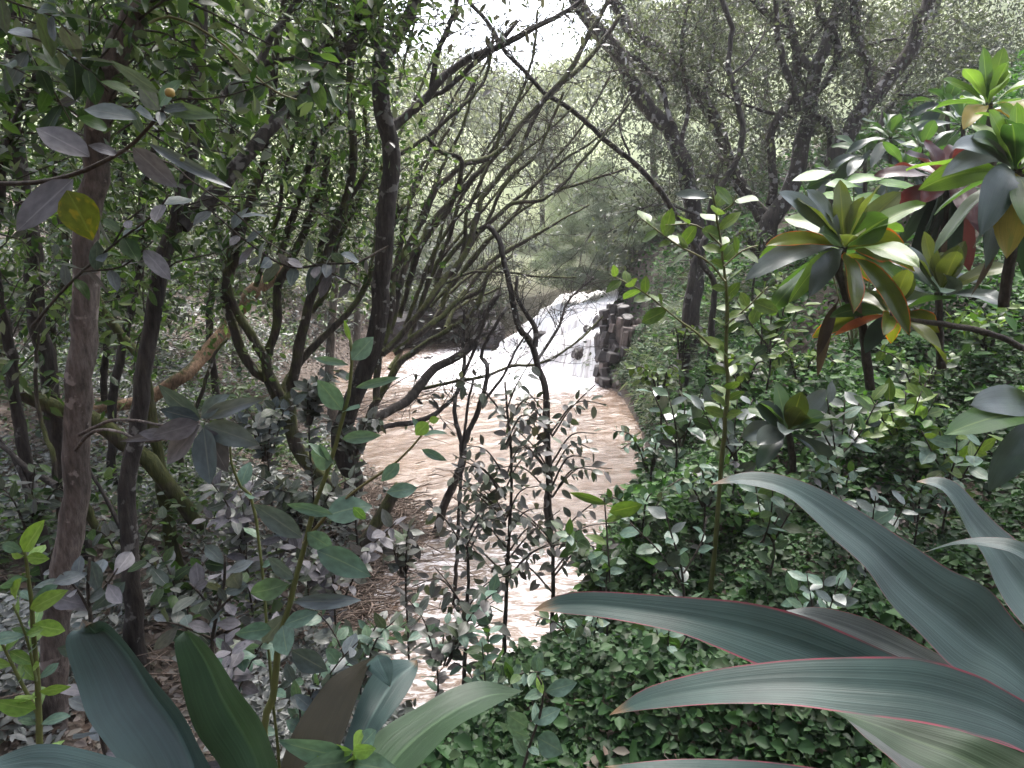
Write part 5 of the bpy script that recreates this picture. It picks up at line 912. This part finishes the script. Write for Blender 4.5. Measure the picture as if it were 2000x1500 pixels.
strap(Rp, [(1042, 1192), (1080, 1166), (1150, 1155), (1300, 1163), (1450, 1175), (1560, 1200), (1660, 1240), (1760, 1285), (1870, 1330), (2000, 1400), (2120, 1480)], [(1042, 1192), (1100, 1198), (1200, 1210), (1320, 1235), (1400, 1265), (1470, 1295), (1560, 1330), (1700, 1370), (1850, 1420), (2000, 1470), (2120, 1530)], 1.5, 1.2, S_PINK, .04, .10, n=46)
strap(Rp, [(1535, 1192), (1600, 1186), (1700, 1210), (1800, 1260), (1880, 1305), (2120, 1450)], [(1535, 1192), (1600, 1230), (1700, 1280), (1800, 1320), (1900, 1370), (2120, 1500)], 1.62, 1.28, S_GREYB, .03, .06, n=36)
strap(Rp, [(1190, 1396), (1215, 1375), (1260, 1345), (1340, 1320), (1440, 1300), (1560, 1287), (1700, 1283), (1800, 1287), (1900, 1315), (1960, 1345), (2140, 1450)], [(1190, 1396), (1260, 1386), (1400, 1375), (1540, 1378), (1650, 1392), (1800, 1412), (1920, 1440), (2000, 1470), (2140, 1560)], 1.3, 1.1, S_PINK, .05, .07, n=46)
strap(Rp, [(1620, 1385), (1750, 1400), (1870, 1425), (1950, 1450), (2140, 1540)], [(1620, 1385), (1700, 1432), (1760, 1475), (1850, 1520), (2000, 1600)], 1.42, 1.15, S_GREEN, .03, .06, n=30)
strap(Rp, [(1640, 1390), (1780, 1440), (1900, 1490), (2050, 1570)], [(1640, 1390), (1690, 1440), (1760, 1500), (1900, 1620)], 1.55, 1.2, S_GREYB, .03, .06, n=30)
strap(Rp, [(1790, 940), (1830, 931), (1870, 945), (1910, 985), (1950, 1025), (1985, 1055), (2080, 1150), (2150, 1300)], [(1790, 940), (1840, 957), (1872, 1000), (1890, 1040), (1920, 1085), (1950, 1150), (1990, 1210), (2110, 1340)], 1.8, 1.35, S_PINKLESS, .04, .12, n=40)
strap(Rp, [(1803, 1079), (1870, 1056), (1930, 1049), (2000, 1060), (2120, 1120)], [(1803, 1079), (1870, 1063), (1940, 1070), (2000, 1092), (2120, 1180)], 1.5, 1.3, S_PINKLESS, .02, .08, n=30)
strap(Rp, [(1180, 1497), (1300, 1484), (1400, 1482), (1520, 1490), (1700, 1520), (1900, 1580)], [(1180, 1497), (1300, 1520), (1450, 1550), (1600, 1580), (1750, 1610), (1900, 1660)], 1.15, 1.05, S_PINK, .03, .08, n=30)
# young pale seedling between the left strap leaves
se = root('bright_seedling', at(690, 1560, .95), 'small bright green seedling among the left strap leaves', 'seedling')
leafspec(se, .93, G_LIME, [(690, 1468, 640, 1462, 22), (690, 1468, 735, 1462, 26), (690, 1475, 680, 1520, 34), (690, 1470, 712, 1430, 40), (650, 1500, 600, 1480, 24)], rs=5)
leafspec(se, .95, G_FIC, [(690, 1480, 540, 1455, 46), (690, 1485, 600, 1500, 44), (690, 1470, 740, 1425, 40), (690, 1490, 760, 1505, 44), (690, 1490, 640, 1540, 40)], rs=6)
vv, ff = tube(catmull(np.array([at(690, 1470, .95), at(690, 1520, .97), at(695, 1600, 1.0)]), .02), np.full(len(catmull(np.array([at(690, 1470, .95), at(690, 1520, .97), at(695, 1600, 1.0)]), .02)), .003), 6, 0); mesh_obj('stem', vv, ff, B_GREEN, se)

# ------------------------------------------------------------------ thin air volume added as a veil for lens glare
hz, hn, hl = new_mat('lens_glare_veil')
pv = hn.new('ShaderNodeVolumePrincipled'); pv.inputs['Color'].default_value = (.97, .98, 1, 1); pv.inputs['Density'].default_value = .001; pv.inputs['Anisotropy'].default_value = .3
ho = hn.new('ShaderNodeOutputMaterial'); hl.new(pv.outputs[0], ho.inputs['Volume'])
x0, x1, y0, y1, z0, z1 = -152, 152, -32, 402, -2, 56
HV = [(x, y, z) for z in (z0, z1) for y in (y0, y1) for x in (x0, x1)]
tag(mesh_obj('glare_veil', HV, [(0, 2, 3, 1), (4, 5, 7, 6), (0, 1, 5, 4), (2, 6, 7, 3), (0, 4, 6, 2), (1, 3, 7, 5)], hz, smooth=False), 'pale veil over the stream standing in for lens glare', 'glare_veil', kind='stuff')
